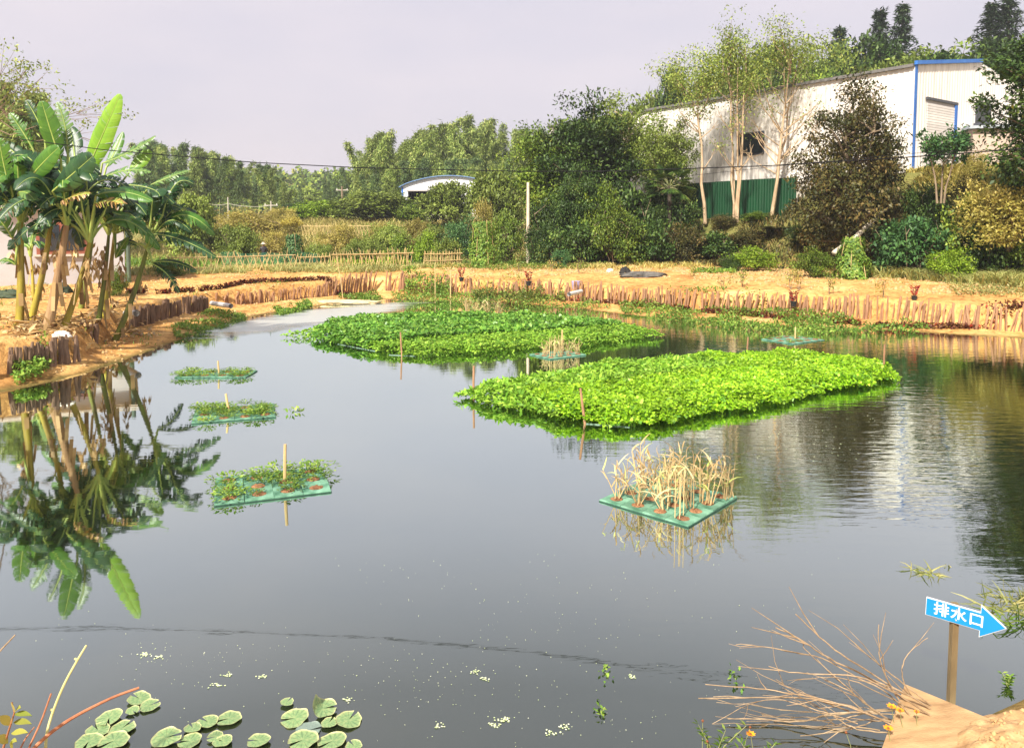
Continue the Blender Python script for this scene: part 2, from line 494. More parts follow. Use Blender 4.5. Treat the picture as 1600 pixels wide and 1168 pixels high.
vg = np.maximum(sstep(41, 47, GY + 6 * (fbm(GX * .3, GY * .3, 31) - .5)) * sstep(24, 8, GX), sstep(7.0, 5.0, q_ + 2 * (fbm(GX, GY, 33) - .5)) * sstep(26, 33, GY))
vg = np.maximum(vg, sstep(60, 70, GY))
swg = poly_sd(POND, GX, GY)
wt = sstep(.35, .02, swg + .25 * (fbm(GX * 2, GY * 2, 8) - .5))
for nm, arr in (('veg', vg), ('wet', wt)):
    at = gme.attributes.new(nm, 'FLOAT', 'POINT'); at.data.foreach_set('value', arr.ravel().astype(np.float32))
tag(link('ground', gme), 'orange soil terraces and fields around the pond', kind='structure')

# ------------------------------------------------------------------ water
wm, t, b = nodes('pond_water')
b.inputs['Base Color'].default_value = (.010, .014, .009, 1)
b.inputs['Roughness'].default_value = .03
b.inputs['Specular IOR Level'].default_value = 0.0
tcn = t.nodes.new('ShaderNodeTexCoord')
sx = t.nodes.new('ShaderNodeSeparateXYZ'); t.links.new(tcn.outputs['Object'], sx.inputs[0])
mpn = t.nodes.new('ShaderNodeMapping'); mpn.inputs['Scale'].default_value = (1.1, 4.2, 1); mpn.inputs['Rotation'].default_value = (0, 0, R(14))
t.links.new(tcn.outputs['Object'], mpn.inputs['Vector'])
na = t.nodes.new('ShaderNodeTexNoise'); na.inputs['Scale'].default_value = 1.6; na.inputs['Detail'].default_value = 3
t.links.new(mpn.outputs['Vector'], na.inputs['Vector'])
nb = t.nodes.new('ShaderNodeTexNoise'); nb.inputs['Scale'].default_value = .22; nb.inputs['Detail'].default_value = 2
t.links.new(tcn.outputs['Object'], nb.inputs['Vector'])
# wind ruffles the right of the pond; the left lies calm
mr = t.nodes.new('ShaderNodeMapRange'); mr.inputs[1].default_value = 0.5; mr.inputs[2].default_value = 6.0; mr.inputs[3].default_value = 0.08; mr.inputs[4].default_value = 1.15
t.links.new(sx.outputs['X'], mr.inputs[0])
mu = t.nodes.new('ShaderNodeMath'); mu.operation = 'MULTIPLY'
rb = t.nodes.new('ShaderNodeMapRange'); rb.inputs[1].default_value = .35; rb.inputs[2].default_value = .65; rb.inputs[3].default_value = .35; rb.inputs[4].default_value = 1.0
t.links.new(nb.outputs['Fac'], rb.inputs[0])
t.links.new(mr.outputs[0], mu.inputs[0]); t.links.new(rb.outputs[0], mu.inputs[1])
# a scum-dulled, ruffled tongue of water before the far left bank
vd = t.nodes.new('ShaderNodeVectorMath'); vd.operation = 'SUBTRACT'; vd.inputs[1].default_value = (-7.2, 27.8, 0)
t.links.new(tcn.outputs['Object'], vd.inputs[0])
mrot = t.nodes.new('ShaderNodeMapping'); mrot.inputs['Rotation'].default_value = (0, 0, R(-61))
t.links.new(vd.outputs[0], mrot.inputs['Vector'])
ms = t.nodes.new('ShaderNodeMapping'); ms.inputs['Scale'].default_value = (1 / 6.4, 1 / 1.9, 0)
t.links.new(mrot.outputs[0], ms.inputs['Vector'])
ln = t.nodes.new('ShaderNodeVectorMath'); ln.operation = 'LENGTH'; t.links.new(ms.outputs[0], ln.inputs[0])
ad = t.nodes.new('ShaderNodeMath'); ad.operation = 'ADD'
nc = t.nodes.new('ShaderNodeTexNoise'); nc.inputs['Scale'].default_value = .9; nc.inputs['Detail'].default_value = 4
mpc = t.nodes.new('ShaderNodeMapping'); mpc.inputs['Scale'].default_value = (.5, 2.2, 1); t.links.new(tcn.outputs['Object'], mpc.inputs['Vector'])
t.links.new(mpc.outputs[0], nc.inputs['Vector'])
t.links.new(ln.outputs['Value'], ad.inputs[0]); t.links.new(nc.outputs['Fac'], ad.inputs[1])
pm = t.nodes.new('ShaderNodeMapRange'); pm.inputs[1].default_value = 1.15; pm.inputs[2].default_value = 1.55; pm.inputs[3].default_value = 1.0; pm.inputs[4].default_value = 0.0
t.links.new(ad.outputs[0], pm.inputs[0])
rr = t.nodes.new('ShaderNodeMapRange'); rr.inputs[3].default_value = .025; rr.inputs[4].default_value = .30
t.links.new(pm.outputs[0], rr.inputs[0]); t.links.new(rr.outputs[0], b.inputs['Roughness'])
cm = t.nodes.new('ShaderNodeMix'); cm.data_type = 'RGBA'; cm.inputs[6].default_value = (.012, .015, .006, 1); cm.inputs[7].default_value = (.44, .44, .40, 1)
t.links.new(pm.outputs[0], cm.inputs[0]); t.links.new(cm.outputs[2], b.inputs['Base Color'])
bp = t.nodes.new('ShaderNodeBump'); bp.inputs['Distance'].default_value = .02
t.links.new(na.outputs['Fac'], bp.inputs['Height'])
sm = t.nodes.new('ShaderNodeMath'); sm.operation = 'MULTIPLY'; sm.inputs[1].default_value = .42
t.links.new(mu.outputs[0], sm.inputs[0]); t.links.new(sm.outputs[0], bp.inputs['Strength'])
t.links.new(bp.outputs['Normal'], b.inputs['Normal'])
gl = t.nodes.new('ShaderNodeBsdfGlossy'); gl.inputs['Color'].default_value = (.90, 1.0, .965, 1)
t.links.new(rr.outputs[0], gl.inputs['Roughness']); t.links.new(bp.outputs['Normal'], gl.inputs['Normal'])
lw_ = t.nodes.new('ShaderNodeLayerWeight'); lw_.inputs['Blend'].default_value = .5
rf_ = ramp(t, [(0, (.05,) * 3), (.2, (.09,) * 3), (.464, (.27,) * 3), (.61, (.59,) * 3), (.716, (.76,) * 3), (.9, (.97,) * 3)])
t.links.new(lw_.outputs['Facing'], rf_.inputs['Fac'])
sc_ = t.nodes.new('ShaderNodeMath'); sc_.operation = 'MULTIPLY'
rs_ = t.nodes.new('ShaderNodeMapRange'); rs_.inputs[3].default_value = 1.0; rs_.inputs[4].default_value = .55
t.links.new(pm.outputs[0], rs_.inputs[0]); t.links.new(rs_.outputs[0], sc_.inputs[0]); t.links.new(rf_.outputs['Color'], sc_.inputs[1])
mxw = t.nodes.new('ShaderNodeMixShader')
t.links.new(sc_.outputs[0], mxw.inputs[0]); t.links.new(b.outputs[0], mxw.inputs[1]); t.links.new(gl.outputs[0], mxw.inputs[2])
t.links.new(mxw.outputs[0], t.nodes['Material Output'].inputs['Surface'])
wme = np_mesh('pond_water', [(-17, 2, 0), (23, 2, 0), (23, 38.5, 0), (-17, 38.5, 0)], [(0, 1, 2, 3)], wm)
tag(link('pond_water', wme), 'dark still pond water reflecting the pale sky', kind='structure')
# ------------------------------------------------------------------ factory on the bank
def corrugated(name, w, h, mat_, parent, pitch=.30, depth=.025, top=None):
    """ribbed sheet in local x (0..w), z (0..h or top(x)); ribs real, outward -y"""
    xs, ds = [], []
    x = 0.0
    while x < w - 1e-6:
        for fx, dd in ((0, 0), (.55, 0), (.68, -depth), (.87, -depth)):
            if x + fx * pitch < w:
                xs.append(x + fx * pitch); ds.append(dd)
        x += pitch
    xs.append(w); ds.append(0)
    xs = np.array(xs); ds = np.array(ds)
    zt = np.full(len(xs), h) if top is None else np.array([top(a) for a in xs])
    v = np.concatenate([np.stack([xs, ds, np.zeros(len(xs))], 1), np.stack([xs, ds, zt], 1)])
    n = len(xs); i = np.arange(n - 1)
    f = np.stack([i, i + 1, i + 1 + n, i + n], 1)
    return link(name, np_mesh(name, v, f, mat_), parent)

cladding = mat('white_cladding', (.60, .555, .50), (.79, .76, .71), .6, 1.6, stretch=(1.6, 1.6, .12), detail=8)
green_sheet = mat('green_sheet', (.002, .034, .011), (.004, .06, .02), .5, 1.3, stretch=(3, 1, .4))
fz, ft = 5.95, 11.8
fang = math.atan2(FU[1], FU[0])
fac = thing('factory_building', 'long white corrugated factory with blue edge trim on the bank above the pond', 'building', (FA[0], FA[1], 0), fang + math.pi)
# local frame: +x runs back along -FU (so the long wall lies on negative x), -y local ... build with explicit matrix instead
fac.rotation_euler = (0, 0, 0)
def fmat(u, n):   # local x along u, local -y out along n
    return Matrix(((u[0], -n[0], 0, 0), (u[1], -n[1], 0, 0), (0, 0, 1, 0), (0, 0, 0, 1)))
LONG, GAB = 31.0, 15.0
G = -FN                                        # gable runs away from the pond
def place(o, u, n, du, z, dn=0.0):
    o.matrix_local = Matrix.Translation((u[0] * du + n[0] * dn, u[1] * du + n[1] * dn, z)) @ fmat(u, n)
    return o
gn_ = -FU                                      # gable faces -FU
lw = corrugated('long_wall', LONG, ft - fz, cladding, fac)
# long wall: x along FU, outward FN. frame (u=FU, -y=FN) is right-handed? orientation does not matter for a sheet
place(lw, FU, FN, 0, fz)
def gtop(a):
    return ft + (1.15 * a / 8.4 if a < 7.5 else 1.15 * (15 - a) / 8.4) - fz
gw = corrugated('gable_wall', GAB, 0, cladding, fac, top=gtop)
place(gw, G, gn_, 0, fz)
def fbox(name, m_, u, n, du, z0, w, h, dn, th, parent=None):
    b = MB(); b.box((w / 2, -th / 2, h / 2), (w, th, h))
    o = b.build(name, m_, parent or fac)
    return place(o, u, n, du, z0, dn)
fbox('eave_gutter', mat('gutter_dark', (.10, .10, .10), (.16, .15, .14), .6), FU, FN, 0, ft - .12, LONG, .16, .04, .16)
fbox('corner_trim', M['blue_trim'], G, gn_, -.04, fz, .24, ft - fz, .045, .03)
rt = MB(); rt.prism([(-.1, ft - .02), (7.5, ft + 1.03 - .02), (7.5, ft + 1.03 + .18), (-.1, ft + .18)], .16)
o = rt.build('verge_trim', M['blue_trim'], fac); place(o, G, gn_, 0, 0, .1)
# roof slabs
roof_m = mat('roof_sheet', (.32, .36, .40), (.42, .46, .50), .5, 1)
for nm, a0, a1, z0, z1 in (('roof', -.1, 7.5, ft + .02, ft + 1.05), ('roof', 7.5, 15.1, ft + 1.05, ft + .02)):
    p = MB()
    c0 = G * a0; c1 = G * a1; e = FU * LONG
    p.add([(c0[0], c0[1], z0), (c1[0], c1[1], z1), (c1[0] + e[0], c1[1] + e[1], z1), (c0[0] + e[0], c0[1] + e[1], z0)] +
          [(c0[0], c0[1], z0 - .08), (c1[0], c1[1], z1 - .08), (c1[0] + e[0], c1[1] + e[1], z1 - .08), (c0[0] + e[0], c0[1] + e[1], z0 - .08)],
          [(0, 1, 2, 3), (4, 7, 6, 5), (0, 4, 5, 1), (1, 5, 6, 2), (2, 6, 7, 3), (3, 7, 4, 0)])
    p.build(nm, roof_m, fac)
# other two walls
fbox('rear_wall', cladding, FU, -FN, 0, fz, LONG, ft - fz, -0.0, .05).matrix_local = Matrix.Translation((G[0] * GAB, G[1] * GAB, fz)) @ fmat(FU, FN)
fbox('end_wall', cladding, G, gn_, 0, fz, GAB, ft - fz, 0, .05).matrix_local = Matrix.Translation((FU[0] * LONG, FU[1] * LONG, fz)) @ fmat(G, gn_)
fbox('plinth', M['concrete'], FU, FN, -.05, 3.4, LONG, 2.5, -.12, .2)
fbox('plinth', M['concrete'], G, gn_, .0, 3.4, GAB, 2.5, -.12, .2)
# windows of the long wall, found on its plane
def on_wall(px, py, base, u, n):
    r = ray(px, py)[:]; o_ = np.array([0, 0, CAM_Z])
    nn = np.array([n[0], n[1], 0]); b3 = np.array([base[0], base[1], 0])
    tt = nn.dot(b3 - o_) / nn.dot(r)
    p = o_ + r * tt
    return (p[0] - base[0]) * u[0] + (p[1] - base[1]) * u[1], p[2]
frame_m = mat('window_frame', (.05, .055, .07), (.08, .085, .10), .5)
def fwindow(px0, py0, px1, py1, u, n, panes=2):
    a0, z0 = on_wall(px0, py1, FA, u, n); a1, z1 = on_wall(px1, py0, FA, u, n)
    a, w = min(a0, a1), abs(a1 - a0); z = min(z0, z1); h = abs(z1 - z0)
    wn = fbox('window', frame_m, u, n, a - .06, z - .06, w + .12, h + .12, .035, .05)
    for k in range(panes):
        pw = w / panes
        b = MB(); b.box((pw / 2 - .03, -.015, h / 2), (pw - .06, .03, h - .06))
        pn = b.build('pane', M['dark_glass'], wn)
        pn.location = (.06 + .03 + k * pw, -.052, .06)
    return wn
fwindow(1153, 206, 1194, 243, FU, FN)
# roller door in the gable
a0, z0 = on_wall(1447, 156, FA, G, gn_); a1, z1 = on_wall(1490, 163, FA, G, gn_)
dz0, dz1 = fz + .05, z0
slat_m = mat('roller_slat', (.66, .62, .59), (.76, .73, .70), .5, 2)
door = fbox('roller_door', mat('door_recess', (.30, .28, .27), (.36, .34, .33), .6), G, gn_, a0, dz0, a1 - a0, dz1 - dz0, .035, .02)
ns = int((dz1 - dz0 - .15) / .14)
sb = MB(); sb.box(((a1 - a0) / 2, 0, .06), (a1 - a0 - .04, .03, .12))
sme = sb.mesh('slat', slat_m)
for k in range(ns):
    s_ = link('slat', sme, door); s_.location = (0, -.037, .01 + k * .14)
fbox('door_frame', M['blue_trim'], G, gn_, a1 + .01, dz0, .30, dz1 - dz0, .036, .07)
fbox('door_header', frame_m, G, gn_, a0 - .1, dz1 + .003, a1 - a0 + .41, .14, .036, .09)
# dark window and canopy at the far end of the gable, low annexe behind the tree
a0, z0 = on_wall(1524, 158, FA, G, gn_); a1, z1 = on_wall(1545, 196, FA, G, gn_)
fbox('window', frame_m, G, gn_, a0, z1, a1 - a0, z0 - z1, .04, .06)
fbox('window_canopy', frame_m, G, gn_, a0 - .2, z1 - .16, a1 - a0 + 1.0, .12, .04, .7)
fbox('downpipe', frame_m, G, gn_, a0 + .35, fz, .16, z1 - fz - .2, .04, .12)

ann = thing('annexe_building', 'low pink rendered annexe beside the gable end, half hidden by the dark tree', 'building', (0, 0, 0))
pink = mat('pink_render', (.50, .38, .30), (.62, .50, .42), .9, .8)
ac = V(1540, 262, 42)
b = MB(); b.box((0, 0, 0), (6.0, 5, 2.7)); o = b.build('wall', pink, ann); o.location = (ac[0] + 3.2, 44.7, 6.0 + 1.35); o.rotation_euler.z = R(-12)
b = MB(); b.box((0, 0, 0), (6.6, 5.6, .16)); o2 = b.build('roof', roof_m, ann); o2.location = (ac[0] + 3.2, 44.7, 6.0 + 2.80); o2.rotation_euler.z = R(-12)
b = MB(); b.tube([(0, 0, 0), (0, 0, 2.6)], .06); o3 = b.build('downpipe', M['bark'], ann); pp = V(1592, 262, 41.6); o3.location = (pp[0], pp[1], 6.1)
b = MB(); b.box((0, 0, 0), (5.6, .3, .5)); o4 = b.build('plinth', M['concrete'], ann); o4.location = (ac[0] + 3.05, 41.95, 6.0); o4.rotation_euler.z = R(-12)

# green sheet fence below the long wall
gfn = thing('sheet_fence', 'dark green corrugated sheet fence below the white factory wall', 'fence', (0, 0, 0))
base = FA + FN * 1.0
t0, t1 = 6.2, 17.0
seg = 1.2
k = 0
for a in np.arange(t0, t1, seg):
    p = base + FU * a
    s_ = corrugated('panel', seg - .015, 2.45 + .02 * math.sin(k * 7), green_sheet, gfn, pitch=.2, depth=.035)
    s_.matrix_local = Matrix.Translation((p[0], p[1], 3.72)) @ fmat(FU, FN)
    k += 1
for a in np.arange(t0, t1 + .1, 2.4):
    p = base + FU * a - FN * .06
    b = MB(); b.box((0, 0, 1.25), (.06, .06, 2.5)); o = b.build('post', M['concrete'], gfn); o.location = (p[0], p[1], 3.65)

# ------------------------------------------------------------------ arched shed among the trees
SD = 86.0
shed = thing('arched_shed', 'far white shed with a blue edged arched roof and dark open door', 'shed', V(690, 335, SD))
pxm = SD / 1180.0
sw_, sb_ = 150 * pxm, 0.0
def shz(x):          # arch height over the half-width
    return 3.15 + 1.15 * math.cos(min(1, abs(x) / (sw_ / 2)) * math.pi / 2) ** .8
ox = -62 * pxm        # front left corner x offset from centre
xs = np.linspace(0, sw_, 19)
arch = [(ox + x, shz(x - sw_ / 2)) for x in xs]
sh_white = mat('shed_white', (.74, .74, .78), (.84, .84, .88), .6, 1)
dl, dr, dh = ox + 10 * pxm, ox + 62 * pxm, 2.62
fr = MB()
fr.prism([(ox, 0), (dl, 0), (dl, dh), (dr, dh), (dr, 0), (ox + sw_, 0)] + arch[::-1], .12)
fr.build('front_wall', sh_white, shed)
for xx in (ox, ox + sw_):
    sd_ = MB(); sd_.box((xx, 7, 1.55), (.12, 13.8, 3.1)); sd_.build('side_wall', sh_white, shed)
bk = MB(); bk.prism([(ox, 0), (ox + sw_, 0)] + arch[::-1], .12); o = bk.build('rear_wall', sh_white, shed); o.location.y = 14
rv_, rf_ = [], []
for x, z in [(ox - .25, 3.0)] + arch + [(ox + sw_ + .25, 3.0)]:
    rv_ += [(x, -.4, z + .10), (x, 14.4, z + .10), (x, -.4, z + .02), (x, 14.4, z + .02)]
for i in range(len(arch) + 1):
    a = i * 4
    rf_ += [(a, a + 1, a + 5, a + 4), (a + 2, a + 6, a + 7, a + 3), (a, a + 4, a + 6, a + 2), (a + 1, a + 3, a + 7, a + 5)]
m_ = bpy.data.meshes.new('roof'); m_.from_pydata(rv_, [], rf_); m_.materials.append(mat('shed_roof', (.14, .25, .48), (.22, .34, .58), .5)); link('roof', m_, shed)
b = MB(); b.box((ox + .1, -.08, 1.55), (.2, .05, 3.1)); b.build('corner_trim', M['blue_trim'], shed)
b = MB(); b.box(((dl + dr) / 2, -.09, dh + .08), (dr - dl + .3, .07, .16)); b.build('door_header', mat('shed_header', (.5, .46, .44), (.6, .56, .54), .6), shed)
b = MB(); b.box(((dl + dr) / 2 + .3, 3, 1.2), (.25, .25, 2.4)); b.build('door_post', M['concrete'], shed)
b = MB(); b.box((ox + sw_ / 2, 7, -.6), (sw_, 14, 1.3)); b.build('floor_slab', M['concrete'], shed)

# ------------------------------------------------------------------ white house behind the bananas
hc = W(196, 443, 1.0)
house = thing('white_house', 'plain white rendered house behind the banana clump', 'house', (hc[0], hc[1], .9), R(27))
HL, HD, HH = 11.0, 6.0, 3.05
grey_wall = mat('house_render', (.40, .39, .40), (.60, .59, .60), .9, .5, .15, 14)
b = MB(); b.box((-HL / 2, HD / 2, HH / 2 - .15), (HL, HD, HH + .3)); b.build('wall', grey_wall, house)
b = MB(); b.box((-HL / 2, HD / 2, HH + .07), (HL + .7, HD + .7, .14)); rf = b.build('roof', M['concrete'], house)
for a in (-2.15,):
    b = MB(); b.box((0, -.012, 0), (1.7, .06, 1.25)); w_ = b.build('window', M['red_brick'], house); w_.location = (a, -.02, 1.95)
    for k in (-1, 1):
        b = MB(); b.box((k * .4, -.055, .02), (.66, .03, 1.0)); b.build('pane', M['dark_glass'], w_)
    b = MB(); b.box((0, -.06, -.66), (1.9, .12, .08)); b.build('sill', M['concrete'], w_)
b = MB(); b.tube([(.14, -.1, 0), (.14, -.1, 3.6)], .08, 8); b.build('downpipe', mat('pipe_green', (.06, .10, .07), (.10, .14, .10), .6), house)

# ------------------------------------------------------------------ utility poles and wires
def pole(name, label, px, pyt, pyb, d, r0, r1, arm=None, m_=None, grp=None):
    bpt = V(px, pyb, d); tp = V(px, pyt, d)
    z0 = min(bpt[2], Hs(bpt[0], bpt[1])) - .1
    tg = thing(name, label, 'pole', (bpt[0], bpt[1], z0), group=grp)
    h = tp[2] - z0
    b = MB(); b.tube([(0, 0, 0), (0, 0, h * .5), (0, 0, h)], [r0, (r0 + r1) / 2, r1], 10)
    b.build('shaft', m_ or M['concrete'], tg, smooth=False)
    if arm:
        b = MB(); b.box((0, 0, h - arm[1]), (arm[0], .1, .1)); ca = b.build('cross_arm', M['concrete'], tg)
        for k in (-.42, .42):
            b = MB(); b.tube([(k * arm[0], 0, h - arm[1] + .05), (k * arm[0], 0, h - arm[1] + .22)], .05, 6); b.build('insulator', M['white_plastic'], ca)
    return tg
pole('utility_pole', 'pale concrete utility pole standing alone on the terrace before the dark trees', 825, 285, 402, 46.5, .125, .085, None, mat('pole_concrete', (.50, .40, .30), (.66, .56, .44), .85, 5, .3, 30))
pole('utility_pole', 'thin far grey pole with a cross arm before the bamboo grove', 424, 314, 345, 88, .10, .07, (1.6, .5))
pole('utility_pole', 'bare far pole standing left of the cross arm pole', 357, 308, 345, 92, .09, .06)
pole('utility_pole', 'far brown pole with two cross arms rising behind round trees', 535, 291, 330, 100, .16, .12, (1.6, .5), M['bark'])
def wire(name, label, pts, r, m_, sag=0):
    P_ = np.array(pts)
    out = []
    for i in range(len(P_) - 1):
        for k in range(10):
            t_ = k / 10
            p = P_[i] * (1 - t_) + P_[i + 1] * t_
            p = p - np.array([0, 0, sag * 4 * t_ * (1 - t_)])
            out.append(p)
    out.append(P_[-1])
    b = MB(); b.tube(out, r, 5)
    return tag(b.build(name, m_), label, 'wire')
wire('overhead_wire', 'long black wire sagging across the whole view in front of the bananas', [V(-900, 60, 18.86), V(-60, 206, 15.67), V(170, 235, 14.89), V(400, 254, 14.21), V(560, 262, 13.83), V(820, 268, 13.15), V(960, 267.5, 12.76), V(1200, 259, 12.18), V(1400, 247, 11.70), V(1660, 228, 11.12), V(2600, 130, 9.19)], .0085, M['wire'])
wire('overhead_wire', 'short pale wire between the two far poles on the left', [V(320, 316, 92.5), V(357, 318, 92), V(424, 321, 88)], .022, M['concrete'], .25)
wire('overhead_wire', 'thin wire crossing the gable end to the dark tree', [V(826, 291, 46.4), V(1000, 283, 40), V(1250, 256, 33), V(1420, 240, 31), V(1500, 236, 30.5), V(1640, 232, 30), V(2300, 205, 28)], .010, M['wire'])

# ------------------------------------------------------------------ stake retaining walls
rngS = np.random.default_rng(5)
def stake_variants(m_, n, h, r):
    out = []
    for k in range(n):
        rr_ = r * rngS.uniform(.75, 1.25)
        wob = rngS.normal(size=(4, 2)) * .012
        path = [(wob[0, 0], wob[0, 1], -.35), (wob[1, 0], wob[1, 1], h * .3), (wob[2, 0], wob[2, 1], h * .7), (wob[3, 0], wob[3, 1], h)]
        b = MB(); b.tube(path, [rr_, rr_ * rngS.uniform(.9, 1.1), rr_, rr_ * rngS.uniform(.8, 1.0)], 7)
        out.append(b.mesh('stake', m_))
    return out
ST_D = stake_variants(M['stake_dark'], 6, .62, .044)
ST_T = stake_variants(M['stake_tan'], 6, .80, .036)
def stake_wall(label, pts, hts, variants, vh, spacing, lean=(0, 0), jit=.08, gaps=()):
    P_ = [W(a, b_, z) for a, b_, z in pts]
    root = thing('stake_wall', label, 'retaining wall', (float(P_[0][0]), float(P_[0][1]), float(P_[0][2])), group='stake walls holding the pond banks')
    L0 = 0
    segs = [np.linalg.norm(P_[i + 1][:2] - P_[i][:2]) for i in range(len(P_) - 1)]
    tot = sum(segs); s = 0.0
    while s < tot:
        acc = 0
        for i, sg in enumerate(segs):
            if s <= acc + sg: break
            acc += sg
        tt = (s - acc) / sg
        p = P_[i] * (1 - tt) + P_[i + 1] * tt
        hh = hts[i] * (1 - tt) + hts[i + 1] * tt
        fr_ = s / tot
        s += spacing * rngS.uniform(.75, 1.35)
        if any(a < fr_ < b_ for a, b_ in gaps) or rngS.random() < .05: continue
        o = link('stake', variants[rngS.integers(len(variants))], root)
        o.location = (p[0] - P_[0][0] + rngS.normal() * .015, p[1] - P_[0][1] - .06 + rngS.normal() * .03, p[2] - P_[0][2])
        sc_ = hh / vh * rngS.uniform(.86, 1.12)
        o.scale = (rngS.uniform(.65, 1.45),) * 2 + (sc_ * rngS.uniform(.88, 1.08),)
        la = lean[0] * (1 - fr_) + lean[1] * fr_
        o.rotation_euler = (rngS.normal() * jit * .6 - .05, la + rngS.normal() * jit, rngS.uniform(0, 6))
        # keep the lean in the picture plane of the wall: order is x,y,z euler so spin comes last in local terms
        o.rotation_mode = 'ZYX'
    return root
stake_wall('short grey stake wall at the left edge below the bananas', [(-50, 600, .15), (0, 589, .15), (125, 562, .2)], [.54, .56, .60], ST_D, .62, .082)
stake_wall('little bundle of dark stakes standing at the banana roots', [(131, 541, .22), (153, 537, .24)], [.62, .62], ST_D, .62, .075)
stake_wall('dark stake wall right of the bananas, up to the white pipe', [(207, 512, .22), (260, 497, .22), (326, 482, .22)], [.60, .58, .52], ST_D, .62, .088, (.06, .0))
stake_wall('reddish brown stake wall curving along the far left bank', [(333, 480, .2), (400, 475, .16), (500, 465, .14), (512, 464, .14), (582, 456, .13)], [.48, .52, .52, .85, .95], ST_T, .80, .095, (0, .12))
stake_wall('weedy stake wall between the sandy gap and the corner', [(604, 456, .12), (660, 459, .11), (716, 462, .1)], [.95, .95, .98], ST_T, .80, .095, (.05, -.02))
stake_wall('long orange lit stake wall along the right bank', [(722, 462, .1), (800, 463, .1), (960, 475, .1), (1100, 485, .1), (1256, 492, .1), (1397, 502, .08), (1500, 514, .05), (1640, 524, .03), (1836, 531, .03)], [.78, .78, .80, .74, .72, .80, .78, .86, .86], ST_T, .80, .108, (.02, .14), .10)

# ------------------------------------------------------------------ bamboo lattice fences
def stick_mesh(h, r):
    b = MB(); b.tube([(0, 0, -.1), (.01, 0, h * .5), (0, 0.01, h)], [r, r * .9, r * .75], 5); return b.mesh('slat', M['bamboo_stick'])
STK = [stick_mesh(1.0, .022), stick_mesh(1.08, .018), stick_mesh(.92, .02)]
def lattice(label, p0, p1, h, spacing, tilt=.30, rails=(.78,), m=STK):
    p0 = np.array(p0, float); p1 = np.array(p1, float)
    d = p1 - p0; L = np.linalg.norm(d[:2]); ang = math.atan2(d[1], d[0])
    root = thing('lattice_fence', label, 'fence', p0, ang, 'bamboo lattice fences on the terraces')
    n = int(L / spacing)
    for i in range(n + 1):
        for s_ in (-1, 1):
            o = link('slat', m[rngS.integers(len(m))], root)
            o.location = (i * spacing + rngS.normal() * .02, s_ * .02, d[2] * i / max(n, 1))
            o.rotation_euler = (rngS.normal() * .04, s_ * tilt + rngS.normal() * .05, 0)
            o.scale = (1, 1, h * rngS.uniform(.9, 1.12))
    for r_ in rails:
        b = MB(); b.tube([(0, -.05, h * r_), (L * .5, -.05, d[2] * .5 + h * r_ - .02), (L, -.05, d[2] + h * r_)], .024, 5)
        b.build('rail', M['bamboo_stick'], root)
    return root
lattice('bamboo lattice fence left of centre, with crossed sticks and green netting behind', W(262, 431, .95), W(462, 424, .95), 1.02, .30, .30, (.84,))
lattice('low bamboo lattice fence between the wider lattice and the vegetable plot', W(466, 421, .95), W(516, 419, .95), .85, .24, .26)
lattice('close set bamboo lattice fence in front of the leafy plot', W(518, 421, .98), W(646, 417, 1.0), .98, .20, .16, (.82, .8))
lattice('upright bamboo picket fence beside the sandy path', W(662, 417, 1.0), W(722, 415, 1.0), .85, .13, .04, (.85, .4))
lattice('dry bamboo lattice fence behind the concrete pole', W(740, 396, 1.0), W(893, 400, 1.0), 1.25, .22, .22, (.75,))
lattice('far dry bamboo fence at the foot of the round trees', V(474, 366, 66), V(590, 366, 64), .9, .3, .25)
# ------------------------------------------------------------------ trees
def unit(rng, n):
    return norm(rng.normal(size=(n, 3)))

def crown_points(rng, n, Rr, lump=.35, inner=.35, zmin=-.7, k=9):
    d = unit(rng, n * 3)
    d = d[d[:, 2] > zmin][:n]
    bumps = unit(rng, k)
    f = 1 - lump + lump * np.max(np.clip(d @ bumps.T, 0, 1) ** 3, axis=1) * 1.35
    r = (rng.uniform(inner ** 2, 1, len(d))) ** .5
    return d * (r * f)[:, None] * np.array(Rr), d

